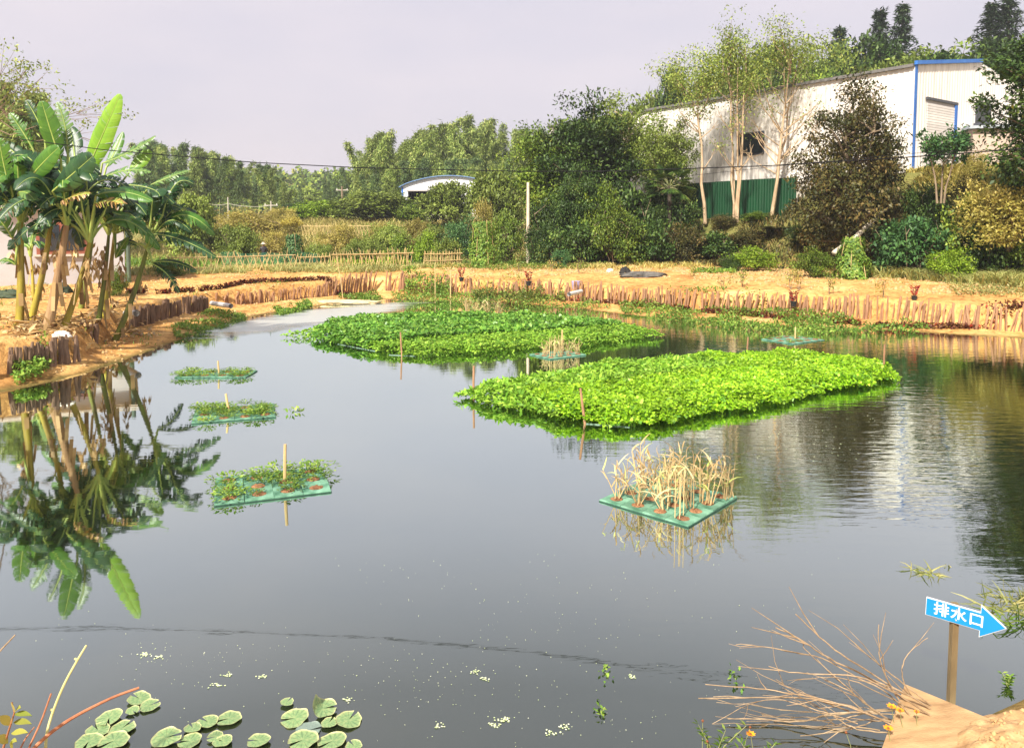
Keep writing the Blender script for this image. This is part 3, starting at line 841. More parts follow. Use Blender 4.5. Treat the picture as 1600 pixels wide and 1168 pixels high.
def make_tree(seed, H_, cz, Rr, nclump, lpc, leaf, clump, mleaf, mbark, tr=.15, stems=1, spread=.5, lump=.35, inner=.35, zmin=-.7,
              limb=.35, aspect=.5, droop=.2, flat=.7, trunk_top=.85):
    """returns (trunk mesh, crown mesh); base at the origin, crown ellipsoid centred at height cz"""
    rng = np.random.default_rng(seed)
    tubes, trunks = [], []
    for s in range(stems):
        a = 2 * math.pi * (s + rng.random() * .5) / stems
        off = np.array([math.cos(a), math.sin(a), 0]) * (spread if stems > 1 else 0)
        hh = H_ * trunk_top * rng.uniform(.85, 1.0)
        wob = rng.normal(size=(6, 3)) * np.array([.035, .035, 0]) * H_ * .35
        wob[0] = 0
        path = np.array([off * .25 * (1 - 0) * (1 if stems > 1 else 0) + off * (i / 5) ** 1.3 + wob[i] * (i / 5) + np.array([0, 0, hh * i / 5 - (.3 if i == 0 else 0)]) for i in range(6)])
        rad = tr * (1 if stems == 1 else .62) * np.array([1.35, 1, .85, .65, .42, .15])
        tubes.append((path, rad)); trunks.append(path)
    C, d = crown_points(rng, nclump, Rr, lump, inner, zmin)
    C = C + np.array([0, 0, cz])
    for c in C[rng.random(len(C)) < limb + .15]:
        path = trunks[rng.integers(len(trunks))]
        zt = np.clip(c[2] - np.linalg.norm(c[:2]) * rng.uniform(.5, 1.0), H_ * .12, path[-1, 2] * .95)
        a = np.array([np.interp(zt, path[:, 2], path[:, k_]) for k_ in range(3)])
        mid = (a + c) / 2 + np.array([0, 0, .08 * np.linalg.norm(c - a)])
        r0 = tr * .33
        tubes.append((np.array([a, mid, c]), np.array([r0, r0 * .6, r0 * .22])))
    tm = tubes_mesh('trunk', tubes, mbark, 6)
    n = len(C) * lpc
    ci = np.repeat(np.arange(len(C)), lpc)
    off = np.clip(rng.normal(size=(n, 3)), -1.6, 1.6) * clump * np.array([1, 1, flat]) * rng.uniform(.6, 1.3, len(C))[ci][:, None]
    P = C[ci] + off
    out = norm(P - np.array([0, 0, cz - Rr[2] * .3]))
    D = unit(rng, n) + out * .7 + np.array([0, 0, -droop])
    N = unit(rng, n) * .7 + np.array([0, 0, .9]) + out * .4
    L = leaf * rng.uniform(.65, 1.35, n)
    tone = rng.random(len(C))[ci] * .45 + rng.random(n) * .55
    cm_ = leaves_mesh('crown', P, D, N, L, L * aspect, mleaf, rng, rnd=tone)
    return tm, cm_

def put_tree(name, label, cat, meshes, loc, s=1.0, rz=0.0, group=None, sx=1.0):
    root = thing(name, label, cat, loc, rz, group)
    root.scale = (s * sx, s * sx, s)
    link('trunk', meshes[0], root); link('crown', meshes[1], root)
    return root

def at_depth(px, d):
    x = (px - 800) / 1180.0 * d
    return np.array([x, d, Hs(x, d) - .05])

def ztop(py, d):
    return V(800, py, d)[2]

# prototypes
T_DARK = make_tree(1, 9, 5.4, (2.9, 2.9, 3.7), 170, 140, .22, .42, M['leaf_dark'], M['bark'], .2, lump=.45)
T_DARK2 = make_tree(2, 9, 5.0, (3.2, 2.8, 4.0), 170, 140, .21, .45, M['leaf_mid'], M['bark'], .2, stems=2, spread=.9, lump=.5)
T_MIX = make_tree(3, 9, 5.6, (2.8, 2.6, 3.6), 120, 120, .20, .42, M['leaf_light'], M['bark_pale'], .16, stems=2, spread=.8, lump=.5, inner=.2)
T_BROWN = make_tree(4, 9.4, 5.0, (3.2, 3.0, 4.6), 230, 130, .19, .40, M['leaf_brown'], M['bark'], .24, stems=3, spread=.8, lump=.4, zmin=-.95)
T_ROUND = make_tree(6, 4.2, 2.2, (3.2, 3.2, 2.3), 160, 70, .30, .42, M['leaf_mid'], M['bark'], .18, lump=.25, zmin=-.6)
T_HILL = [make_tree(10 + k, 8, 5, (3.0, 3.0, 3.2), 90, 55, .5, .6, m_, M['bark'], .2, lump=.35) for k, m_ in enumerate((M['leaf_mid'], M['leaf_dark'], M['leaf_light']))]

# trees standing before the left of the factory
for px, d, pyt, w, mesh, lab, nm in (
        (868, 51, 184, 1.0, T_DARK2, 'tall mid green tree right behind the concrete pole, leftmost of the tall bank trees', 'broadleaf_tree'),
        (925, 50, 158, .95, T_DARK, 'dark broadleaf tree left of the factory wall, second from the concrete pole', 'broadleaf_tree'),
        (972, 52, 140, .95, T_MIX, 'pale leaved tree covering the left end of the factory wall', 'broadleaf_tree'),
        (1040, 49, 176, .8, T_MIX, 'pale leaved tree over the factory wall, next to the single trunked slender tree', 'broadleaf_tree'),
        (900, 46, 262, .8, T_DARK, 'low dark tree leaning over the terrace beside the concrete pole', 'broadleaf_tree'),
        (1012, 47, 285, .75, T_DARK, 'short dark tree under the pale leaved tree', 'broadleaf_tree')):
    g = at_depth(px, d)
    hgt = ztop(pyt, d) - g[2]
    put_tree(nm, lab, 'tree', mesh, g, hgt / 9.2, px * .7, 'trees on the bank before the factory', sx=w)

# slender trees in front of the factory wall
def slender(seed, label, px, pyb, pyt, d, cxr, stems, nclump, lpc, lean=0.0, crown_w=2.0, cfrac=.80, crz=.2):
    bpt = V(px, pyb, d); H_ = ztop(pyt, d) - bpt[2]
    rng = np.random.default_rng(seed)
    tubes, tips = [], []
    for s in range(stems):
        a = rng.uniform(0, 6.28); sp = rng.uniform(.3, .9) if stems > 1 else .05
        top = np.array([math.cos(a) * sp + lean + rng.normal() * .3, math.sin(a) * sp, H_ * rng.uniform(.8, .97)])
        b0 = np.array([math.cos(a) * .18, math.sin(a) * .18, -.3]) if stems > 1 else np.array([0, 0, -.3])
        path = np.array([b0 + (top - b0) * t_ + rng.normal(size=3) * np.array([.07, .07, 0]) * (t_ > 0) for t_ in np.linspace(0, 1, 8)])
        tubes.append((path, np.linspace(.125 if stems < 3 else .085, .02, 8)))
        nb = 15 if stems < 3 else 8
        for k_ in range(nb):
            t_ = rng.uniform(.32, .97)
            a0 = b0 + (top - b0) * t_
            aa = rng.uniform(0, 6.28); ln = crown_w * rng.uniform(.45, 1.05) * (1.15 - .55 * t_)
            e = a0 + np.array([math.cos(aa) * ln, math.sin(aa) * ln, ln * rng.uniform(.7, 1.3)])
            m1 = (a0 + e) / 2 + np.array([math.cos(aa), math.sin(aa), -.3]) * ln * .1
            tubes.append((np.array([a0, m1, e]), np.array([.04, .025, .008])))
            tips.append((e, t_)); tips.append((m1, t_))
            for q in range(3):
                e2 = m1 + (e - m1) * rng.random() + rng.normal(size=3) * .35 + np.array([0, 0, .3])
                tubes.append((np.array([m1 + (e - m1) * .2, e2]), np.array([.014, .005])))
                tips.append((e2, t_))
    P = []
    for e, t_ in tips:
        if t_ > .68 or rng.random() < .08:
            P.append(e + rng.normal(size=(lpc, 3)) * np.array([.36, .36, .26]))
    C, _ = crown_points(rng, nclump, (cxr, cxr, H_ * crz), .5, .25)
    C += np.array([lean, 0, H_ * cfrac])
    for c in C: P.append(c + rng.normal(size=(lpc, 3)) * np.array([.40, .40, .3]))
    P = np.concatenate(P)
    n = len(P)
    root = thing('slender_tree', label, 'tree', bpt, 0, 'slender trees before the factory wall')
    link('trunk', tubes_mesh('trunk', tubes, M['bark_pale'], 6), root)
    link('crown', leaves_mesh('crown', P, unit(rng, n) + np.array([0, 0, -.3]), unit(rng, n) * .8 + np.array([0, 0, .8]), .16 * rng.uniform(.6, 1.3, n), .085, M['leaf_light'], rng), root)
slender(41, 'slender tree with a single pale trunk at the left end of the green fence', 1102, 342, 80, 47.5, 2.7, 1, 60, 44, -.9, 2.4, .84, .15)
slender(42, 'slender tree of several close pale stems left of the factory window', 1150, 352, 48, 46.5, 2.6, 4, 64, 40, -.1, 1.8, .86, .14)
slender(43, 'slender tree with bare spreading branches right of the factory window', 1204, 350, 60, 45.5, 3.4, 2, 70, 40, 1.4, 3.1, .90, .11)

# large trees on the right
g = at_depth(1338, 36.5); put_tree('brown_green_tree', 'big dense brown green tree before the middle of the factory wall', 'tree', T_BROWN, g, (ztop(122, 36.5) - g[2]) / 9.75, .6, sx=.92)
T_RIGHT = make_tree(51, 8, 6.2, (3.0, 2.8, 3.2), 190, 130, .18, .36, M['leaf_dark'], M['bark'], .22, lump=.35, zmin=-.9)
g = at_depth(1668, 29); root = put_tree('dark_tree', 'dark glossy tree at the right edge hiding the factory gable', 'tree', T_RIGHT, g, 1.0, 1.2, sx=1.12)
root.scale.z = (ztop(28, 29) - g[2]) / 9.4
T_SMALL = make_tree(52, 3.4, 2.3, (1.25, 1.0, 1.15), 40, 50, .20, .22, M['leaf_blue'], M['bark'], .07, stems=3, spread=.6, lump=.5)
put_tree('small_tree', 'small bluish green tree in front of the roller door', 'tree', T_SMALL, V(1470, 308, 33), .9, .3)
T_TAN = make_tree(53, 4.4, 2.7, (2.2, 1.8, 1.7), 80, 130, .15, .3, M['leaf_gold'], M['bark'], .1, stems=3, spread=1.0, lump=.5)
p_ = W(1560, 425, 1.2)
put_tree('golden_tree', 'yellowing tree on the bank at the right edge below the pink annexe', 'tree', T_TAN, (19.9, 30.6, Hs(19.9, 30.6)), .95, 2.0)

# conifers on the hill
def conifer(seed):
    rng = np.random.default_rng(seed)
    Hc = 9.0; P, D = [], []
    for z in np.arange(1.0, Hc, .55):
        rad = 3.1 * (1 - z / Hc) ** .95 + .04
        for a in np.arange(0, 6.28, 1.05) + rng.random() * 6:
            r_ = rad * rng.uniform(.35, 1.2)
            for t_ in np.linspace(.15, 1, 7):
                P.append((math.cos(a) * r_ * t_, math.sin(a) * r_ * t_, z - .25 * r_ * t_ ** 2 + rng.normal() * .05)); D.append((math.cos(a), math.sin(a), -.2))
    P = np.repeat(np.array(P), 9, axis=0); D = np.repeat(np.array(D), 9, axis=0)
    n = len(P); P = P + rng.normal(size=(n, 3)) * .1
    cm_ = leaves_mesh('crown', P, D + unit(rng, n) * .9, unit(rng, n) * .6 + np.array([0, 0, 1]), .30 * rng.uniform(.6, 1.3, n), .09, M['conifer_leaf'], rng)
    tm = tubes_mesh('trunk', [(np.array([(0, 0, -.5), (.05, 0, 4), (0, 0, 9)]), np.array([.18, .12, .02]))], M['bark'])
    return tm, cm_
CON = [conifer(61), conifer(62)]
for i, (px, pyt, d, hp, lab) in enumerate(((1312, 42, 92, 62, 'dark conifer on the hill behind the factory, leftmost of the conifers'),
        (1376, 14, 90, 75, 'left one of two conifers close together above the factory roof'), (1411, 6, 88, 88, 'right one of two conifers close together above the factory roof'),
        (1550, 4, 86, 105, 'conifer above the blue trimmed gable, left of its taller neighbour'), (1577, -8, 86, 110, 'tall conifer beside the dark tree at the right edge'))):
    tp = V(px, pyt, d); g = at_depth(px, d)
    hh = max(hp * d / 1180., tp[2] - g[2])
    root = put_tree('conifer', lab, 'tree', CON[i % 2], (tp[0], d, tp[2] - hh), hh / 9.0, i * 1.3, 'conifers on the hill'); root.scale.x = root.scale.y = 1.9

# rounded trees on the hill behind the factory
rngH = np.random.default_rng(77)
HILL_LABELS = ['rounded tree on the hill just left of the paired conifers', 'rounded tree on the hill below the gap of the paired conifers', 'rounded hill tree right of the paired conifers, above the blue verge', 'rounded hill tree above the roller door gable', 'rounded hill tree below the conifer beside the dark edge tree', 'rounded hill tree beside the leftmost conifer', 'rounded hill tree left of the leftmost conifer', 'rounded hill tree behind the crown of the bare branched slender tree', 'rounded hill tree behind the crown of the several stemmed slender tree', 'rounded hill tree behind the crown of the single trunked slender tree', 'rounded hill tree above the left part of the factory roof', 'rounded hill tree above the far left end of the factory roof', 'low rounded tree close behind the roof right of the slender trees', 'low rounded tree close behind the gable verge', 'low rounded tree close behind the roof left of the paired conifers', 'low rounded tree close behind the roof below the leftmost conifer', 'rounded hill tree mostly hidden by the dark edge tree', 'low rounded tree behind the near corner of the factory roof', 'low rounded tree behind the roof above the factory window']
hill = [(1345, 66, 84), (1392, 72, 80), (1440, 70, 84), (1500, 72, 78), (1540, 64, 82), (1300, 80, 88), (1255, 76, 86), (1205, 74, 88), (1160, 84, 90), (1105, 100, 88), (1060, 116, 92), (1018, 138, 95), (1275, 96, 72), (1470, 88, 70), (1370, 92, 70), (1320, 96, 74), (1590, 70, 75), (1420, 84, 74), (1230, 98, 76)]
for i, (px, pyt, d) in enumerate(hill):
    tp = V(px, pyt, d); g = at_depth(px, d)
    s = rngH.uniform(.85, 1.15)
    zb_ = min(g[2], tp[2] - 8.2 * s)
    root = put_tree('hill_tree', HILL_LABELS[i], 'tree', T_HILL[i % 3 if i % 5 else 1], (tp[0], d, zb_), (tp[2] - zb_) / 8.3, rngH.uniform(0, 6), 'trees on the hill behind the factory')
    root.scale.x = root.scale.y = s

# round trees and bushes of the middle distance: px, top, half width px, depth, material/mesh
MID = [
    (500, 310, 42, 82, 'bright round tree left of the larger round tree near the far fence', M['leaf_lime'], 'round_tree'),
    (588, 296, 66, 80, 'broad domed green tree left of the arched shed', M['leaf_light'], 'round_tree'),
    (703, 279, 44, 74, 'domed tree hiding the right half of the arched shed', M['leaf_light'], 'round_tree'),
    (772, 256, 44, 66, 'upright yellow green tree between the shed and the concrete pole', M['leaf_light'], 'round_tree'),
    (462, 318, 26, 95, 'small dark tree behind the yellow parasol', M['leaf_dark'], 'round_tree'),
    (303, 296, 36, 56, 'olive citrus tree just right of the banana leaves', M['leaf_light'], 'round_tree'),
    (545, 268, 40, 150, 'hazy tree below the distant wooded ridge', M['leaf_mid'], 'round_tree'),
    (480, 292, 40, 160, 'hazy pale tree between the left bamboo grove and the round trees', M['leaf_light'], 'round_tree'),
    (640, 318, 30, 78, 'small leafy tree at the foot of the shed door', M['leaf_mid'], 'round_tree'),
]
ROUND = {}
for m_ in (M['leaf_lime'], M['leaf_mid'], M['leaf_light'], M['leaf_dark'], M['leaf_brown']):
    ROUND[m_.name] = make_tree(90 + len(ROUND), 4.2, 2.3, (2.6, 2.6, 2.2), 130, 70, .30, .38, m_, M['bark'], .16, lump=.28, zmin=-.75)
for i, (px, pyt, hw, d, lab, m_, nm) in enumerate(MID):
    g = at_depth(px, d)
    hh = ztop(pyt, d) - g[2]
    root = put_tree(nm, lab, 'tree', ROUND[m_.name], g, hh / 4.6, i * 1.7)
    root.scale.x = root.scale.y = hw * d / 1180 / 2.7

# shrubs
def make_shrub(seed, m_, leaf=.2, nclump=60, lpc=60, aspect=.55, lump=.35, flat=.7):
    return make_tree(seed, 1.5, .75, (1.0, 1.0, .85), nclump, lpc, leaf, .17, m_, M['bark'], .035, stems=5, spread=.7, lump=lump, zmin=-.75, aspect=aspect, flat=flat)
SH = {}
for i, k in enumerate(('leaf_dark', 'leaf_mid', 'leaf_light', 'leaf_brown', 'leaf_lime', 'leaf_blue', 'leaf_gold')):
    SH[k] = [make_shrub(120 + i, M[k], .085, 75, 110), make_shrub(140 + i, M[k], .11, 60, 100, .6, .5)]
def shrub(label, px, pyb, pyt, hw, k, d=None, v=0, name='shrub', group=None, dz=0.0):
    p = ground(px, pyb) if d is None else at_depth(px, d)
    d = p[1]
    hh = ztop(pyt, d) - p[2]
    root = put_tree(name, label, 'shrub', SH[k][v], (p[0], p[1], p[2] - .03 + dz), max(hh, .2) / 1.62, px * 1.3, group)
    root.scale.x = root.scale.y = hw * d / 1180 / 1.12
    return root
shrub('rounded bright shrub at the foot of the bank, left of the twin bushes', 1176, 424, 385, 42, 'leaf_lime', d=38)
shrub('dome shaped green shrub beside the vine covered cone', 1271, 430, 389, 36, 'leaf_mid', d=33.5)
shrub('small dark shrub before the bright rounded one', 1140, 422, 398, 20, 'leaf_dark', d=37.5)
shrub('large bluish green big leaved shrub under the brown green tree', 1420, 420, 325, 62, 'leaf_blue', d=33, v=1)
shrub('lime green shrub at the grass edge below the bluish shrub', 1486, 425, 388, 40, 'leaf_lime', d=31)
shrub('orange brown creeper bush before the annexe drain pipe', 1517, 300, 240, 26, 'leaf_gold', d=35, name='creeper_bush')
shrub('dark shrub under the yellowing tree', 1540, 420, 338, 52, 'leaf_dark', d=31, v=1)
shrub('dark shrub at the right edge of the bank', 1612, 420, 352, 50, 'leaf_mid', d=30)
shrub('mid green creeper below the annexe plinth', 1572, 330, 268, 48, 'leaf_mid', d=33)
shrub('golden creeper spilling down the bank below the annexe', 1545, 330, 282, 40, 'leaf_gold', d=32.5)
shrub('rusty brown creeper on the bank right of the small bluish tree', 1503, 330, 276, 38, 'leaf_brown', d=34)
shrub('dark shrub on the bank edge below the roller door', 1445, 330, 284, 40, 'leaf_dark', d=35.5)
shrub('olive shrub on the bank below the rusty creeper', 1500, 330, 318, 46, 'leaf_mid', d=32.2, v=1)
shrub('yellowish shrub at the far right of the bank', 1604, 330, 290, 46, 'leaf_light', d=31.8)
shrub('small brown shrub on the bare strip below the green fence', 1130, 345, 332, 26, 'leaf_brown', d=46.5)
shrub('small olive shrub on the bare strip between two slender trunks', 1182, 345, 330, 24, 'leaf_mid', d=45.5)
UNDER_LABELS = ['dark shrub at the foot of the concrete pole', 'dark shrub right of the concrete pole, behind the blue jug', 'mid green shrub behind the black cloth', 'dark shrub right of the black cloth, before the fan palm', 'brownish shrub below the left end of the green fence', 'dark shrub below the single trunked slender tree', 'brownish shrub below the several stemmed slender tree', 'brownish shrub below the bare branched slender tree', 'dark shrub at the left foot of the big brown green tree', 'tall dark shrub below the pale leaved tree', 'dark shrub beside the fan palm trunk', 'mid green shrub halfway up the dark broadleaf tree', 'dark shrub behind the top of the concrete pole', 'brownish shrub behind the old bank pipe', 'dark shrub below the small bluish tree']
for i, (px, d, pyt, hw, k) in enumerate(((845, 44.5, 345, 34, 'leaf_dark'), (905, 43.5, 338, 42, 'leaf_dark'), (962, 43.5, 322, 46, 'leaf_mid'), (1015, 44, 335, 44, 'leaf_dark'), (1070, 44.5, 345, 42, 'leaf_brown'), (1120, 44, 356, 38, 'leaf_dark'),
        (1170, 43.5, 352, 34, 'leaf_brown'), (1222, 42.5, 352, 38, 'leaf_brown'), (1262, 40, 345, 36, 'leaf_dark'), (985, 46.5, 275, 50, 'leaf_dark'), (1060, 47, 300, 40, 'leaf_dark'), (935, 45, 300, 44, 'leaf_mid'), (860, 47, 300, 42, 'leaf_dark'), (1385, 36, 345, 44, 'leaf_brown'), (1470, 34.5, 300, 34, 'leaf_dark'))):
    shrub(UNDER_LABELS[i], px, 0, pyt, hw, k, d=d, v=i % 2, group='undergrowth shrubs along the factory bank')
for lab, px, d, pyt, hw, k in (
        ('dark leafy bush on the slope left of the person', 372, 53, 345, 34, 'leaf_light'),
        ('pale scrubby bush above the dark leafy bush', 398, 62, 330, 60, 'leaf_gold'),
        ('pale bush on the skyline left of the yellow parasol', 330, 64, 335, 40, 'leaf_gold'),
        ('golden scrub bush behind the yellow parasol', 440, 70, 326, 36, 'leaf_gold'),
        ('bushy yellow flowered shrub below the shed', 653, 60, 334, 20, 'leaf_gold'),
        ('lime green feathery shrub above the picket fence', 661, 50, 364, 22, 'leaf_lime'),
        ('big leaved green shrub right of the yellow flowered shrub', 722, 52, 335, 32, 'leaf_blue'),
        ('pale plumed shrub before the domed tree', 752, 54, 318, 26, 'leaf_gold'),
        ('rough green bush left of the pole fence', 790, 50, 330, 30, 'leaf_mid'),
        ('olive bush at the left of the far fence plot', 570, 52, 366, 30, 'leaf_light'),
        ('low bush with drooping leaves over a dark hollow', 552, 49, 374, 22, 'leaf_light'),
        ('low green plot bush left of the hollow', 500, 48, 376, 28, 'leaf_light'),
        ('grey green scrub below the domed tree', 612, 58, 345, 34, 'leaf_light'),
        ('scrub bush between hollow and picket fence', 625, 50, 372, 26, 'leaf_mid'),
        ('leafy bush right of the picket fence', 705, 46, 372, 26, 'leaf_light'),
        ('small dark bush behind the white pipe bend at the bananas', 262, 34, 405, 26, 'leaf_mid'),
        ('low bush by the corner of the white house', 182, 26, 420, 17, 'leaf_mid'),
        ('pale tangled scrub on the slope above the leafy plot', 530, 58, 352, 34, 'leaf_gold'),
        ('pale green scrub at the right of the slope, below the shed', 678, 56, 348, 28, 'leaf_light'),
        ('low pale scrub behind the left lattice fence', 420, 56, 362, 30, 'leaf_gold'),
        ('yellow green scrub beside the far dry fence', 600, 63, 350, 26, 'leaf_gold'),
        ('low olive scrub behind the citrus tree', 345, 58, 352, 30, 'leaf_light'),
        ('leafy bush right of the concrete pole foot', 873, 40, 385, 18, 'leaf_blue')):
    shrub(lab, px, 0, pyt, hw, k, d=d, v=int(px) % 2)

# bean vines on stick frames: cones of leaves
def vine_cone(label, px, d, pyt, pyb, hw, m_, taper=.8):
    rng = np.random.default_rng(int(px))
    b0 = V(px, pyb, d); b0[2] = Hs(b0[0], b0[1]); h = ztop(pyt, d) - b0[2]; r_ = hw * d / 1180
    root = thing('vine_cone', label, 'plant', b0)
    tb = [(np.array([(math.cos(a) * r_, math.sin(a) * r_, -.1), (math.cos(a) * r_ * (1 - taper), math.sin(a) * r_ * (1 - taper), h * 1.02)]), np.array([.014, .01])) for a in np.arange(0, 6.28, 1.05)]
    for k_, tbe in enumerate(tb):
        link('stick', tubes_mesh('stick', [tbe], M['bamboo_stick'], 5), root)
    n = 2600
    t_ = rng.random(n) ** 1.2; a = rng.uniform(0, 6.28, n); rr_ = r_ * (1 - taper * t_) * (.82 + .3 * rng.random(n)) * (1 + .25 * np.sin(a * 3 + t_ * 9))
    P = np.stack([np.cos(a) * rr_, np.sin(a) * rr_, t_ * h + rng.normal(size=n) * .04], 1)
    out = np.stack([np.cos(a), np.sin(a), np.zeros(n)], 1)
    link('foliage', leaves_mesh('foliage', P, out * .4 + np.array([0, 0, -.8]) + unit(rng, n) * .5, out + np.array([0, 0, .5]) + unit(rng, n) * .4, .13 * rng.uniform(.6, 1.3, n), .10, m_, rng), root)
vine_cone('cone of climbing bean vine beside the dome shaped shrub', 1331, 32.5, 370, 436, 25, M['bank_leaf'], .55)
vine_cone('dark bean vine cone behind the lattice fence, right of the person', 459, 46, 366, 405, 19, M['leaf_blue'], .6)
vine_cone('tall bean vine column before the dry lattice fence', 754, 41, 345, 414, 19, M['bank_leaf'], .3)

# windmill palm in the undergrowth
def palm(label, px, d, pyc):
    rng = np.random.default_rng(8)
    c = V(px, pyc, d); g = Hs(c[0], c[1]); root = thing('fan_palm', label, 'palm', (c[0], c[1], g)); h = c[2] - g
    link('trunk', tubes_mesh('trunk', [(np.array([(0, 0, -.2), (.05, 0, h / 2), (0, 0, h)]), np.array([.16, .15, .13]))], mat('palm_bark', (.05, .04, .03), (.11, .085, .06), .95, 9, .6, 30)), root)
    for k_ in range(20):
        a = k_ * 2.4; el = 1.2 - 1.9 * (k_ / 20)
        dirv = np.array([math.cos(a) * math.cos(el), math.sin(a) * math.cos(el), math.sin(el)])
        e = np.array([0, 0, h]) + dirv * 1.0
        side = norm(np.cross(dirv, [0, 0, 1])); up = np.cross(side, dirv)
        an = np.linspace(-1.9, 1.9, 22)
        D = np.array([dirv * math.cos(x) + side * math.sin(x) - np.array([0, 0, .25]) for x in an])
        P = np.repeat(e[None, :], len(an), 0)
        lf = link('fan_leaf', leaves_mesh('fan_leaf', P, D, np.repeat(up[None, :], len(an), 0), .75, .10, M['leaf_dark'], rng), root)
        link('stalk', tubes_mesh('stalk', [(np.array([(0, 0, h - .1), e * .5 + np.array([0, 0, h * .5 + .05]), e]), np.array([.02, .016, .012]))], M['culm'], 5), lf)
palm('dark fan palm in the undergrowth left of the single trunked slender tree', 1046, 46.5, 290)

# ------------------------------------------------------------------ bamboo groves
def bamboo_proto(seed, m_):
    rng = np.random.default_rng(seed)
    h = 12.0; nod = rng.uniform(.8, 2.2); a0 = rng.uniform(0, 6.28)
    ts = np.linspace(0, 1, 12)
    path = np.stack([math.cos(a0) * nod * ts ** 3.2, math.sin(a0) * nod * ts ** 3.2, h * (ts - .07 * ts ** 4)], 1); path[0, 2] = -.4
    tm = tubes_mesh('culm', [(path, np.linspace(.06, .012, 12))], M['culm'], 6)
    P, D = [], []
    for _ in range(95):
        t_ = rng.uniform(.22, 1) ** .8
        c = np.array([np.interp(t_, ts, path[:, k_]) for k_ in range(3)])
        a = rng.uniform(0, 6.28); ln = 1.75 * (1.05 - t_) ** .6 * rng.uniform(.4, 1.0) + .15
        e = c + np.array([math.cos(a) * ln, math.sin(a) * ln, ln * rng.uniform(-.05, .45)])
        m = 15
        u = rng.random((m, 1)) ** .7
        q = c + (e - c) * u + rng.normal(size=(m, 3)) * .15 - np.array([0, 0, .3]) * u ** 2
        P.append(q); D.append(np.repeat((e - c)[None, :], m, 0) * .6 + rng.normal(size=(m, 3)) * .5 + np.array([0, 0, -.55]))
    P = np.concatenate(P); D = np.concatenate(D); n = len(P)
    cm_ = leaves_mesh('foliage', P, D, unit(rng, n) * .6 + np.array([0, -.2, .8]), .55 * rng.uniform(.6, 1.3, n), .13, m_, rng)
    return tm, cm_
BAM = [bamboo_proto(200 + k, M['bamboo_leaf']) for k in range(4)]
BAMD = [bamboo_proto(210 + k, M['bamboo_leaf_dark']) for k in range(3)]
rngB = np.random.default_rng(31)
def grove(label, group, n, px0, px1, d0, d1, toppy, protos):
    for i in range(n):
        px = rngB.uniform(px0, px1); d = rngB.uniform(d0, d1)
        g = at_depth(px, d)
        tp = ztop(np.interp(px, [a for a, _ in toppy], [b_ for _, b_ in toppy]) + rngB.uniform(-4, 1) * (1 if rngB.random() < .35 else -9), d)
        hh = max(4.5, tp - g[2])
        pr = protos[rngB.integers(len(protos))]
        root = thing('bamboo', label, 'bamboo', (g[0], g[1], tp - hh), rngB.uniform(0, 6.28), group)
        root.scale = (min(1.25, hh / 11.0),) * 2 + (hh / 11.3,)
        link('culm', pr[0], root); link('foliage', pr[1], root)
grove('feathery bamboo in the grove behind the arched shed', 'bamboo grove behind the shed', 95, 565, 850, 98, 128, [(560, 235), (575, 205), (620, 205), (665, 208), (700, 196), (745, 186), (785, 200), (830, 208), (860, 215)], BAM)
grove('dark feathery bamboo in the lower front of the grove behind the shed', 'lower bamboo behind the shed', 40, 570, 800, 92, 98, [(560, 270), (650, 245), (720, 250), (800, 250)], BAMD + BAM[:2])
grove('feathery bamboo in the grove above the left fence', 'bamboo grove on the left', 85, 215, 455, 100, 128, [(190, 225), (240, 225), (285, 225), (330, 240), (380, 252), (420, 265), (455, 285)], BAMD + BAM)
grove('tall pale bamboo behind the banana clump at the left edge', 'bamboo behind the bananas', 14, -40, 70, 48, 56, [(-40, 150), (0, 140), (35, 130), (80, 190)], BAM)
grove('bamboo low on the slope between the two groves', 'bamboo between the groves', 18, 440, 580, 130, 150, [(440, 292), (500, 290), (560, 255), (590, 230)], BAMD)

# sparse pale tree reaching in from the left edge
rngL = np.random.default_rng(17)
lt_tubes, lt_P = [], []
for s in range(12):
    a = np.array([-2.5, 0, 2.5]); e = V([10, 40, 66, 30, 105, 128, 150, 150, 0, 20, 60, 15][s], [95, 110, 120, 135, 180, 172, 165, 205, 150, 165, 140, 120][s], 30)
    lt_tubes.append((V(-30, 420, 30), V(-60, 260, 30.5), e)); lt_P.append(e)
g = at_depth(-45, 30.5)
root = thing('sparse_tree', 'sparse fine leaved tree reaching over the bananas from the left edge', 'tree', g)
tb = [(np.array([(0, 0, -.2), (.1, 0, 2.6), (0, 0, 5.2)]), np.array([.14, .11, .05]))]
P = []
for _, _, e in lt_tubes:
    e = e - g
    tb.append((np.array([(0, 0, 3.0 + .15 * len(tb)), e * np.array([.45, .5, .5]) + np.array([0, 0, 2.6]), e]), np.array([.04, .02, .006])))
    for k_ in range(5):
        c = e + rngL.normal(size=3) * np.array([.55, .4, .4])
        tb.append((np.array([e * .85 + np.array([0, 0, .75]), c]), np.array([.01, .004])))
        P.append(c + rngL.normal(size=(16, 3)) * np.array([.20, .2, .12]))
P = np.concatenate(P); n = len(P)
link('trunk', tubes_mesh('trunk', tb, M['bark'], 5), root)
link('crown', leaves_mesh('crown', P, unit(rngL, n), unit(rngL, n) * .7 + np.array([0, 0, .8]), .14, .07, M['leaf_light'], rngL), root)

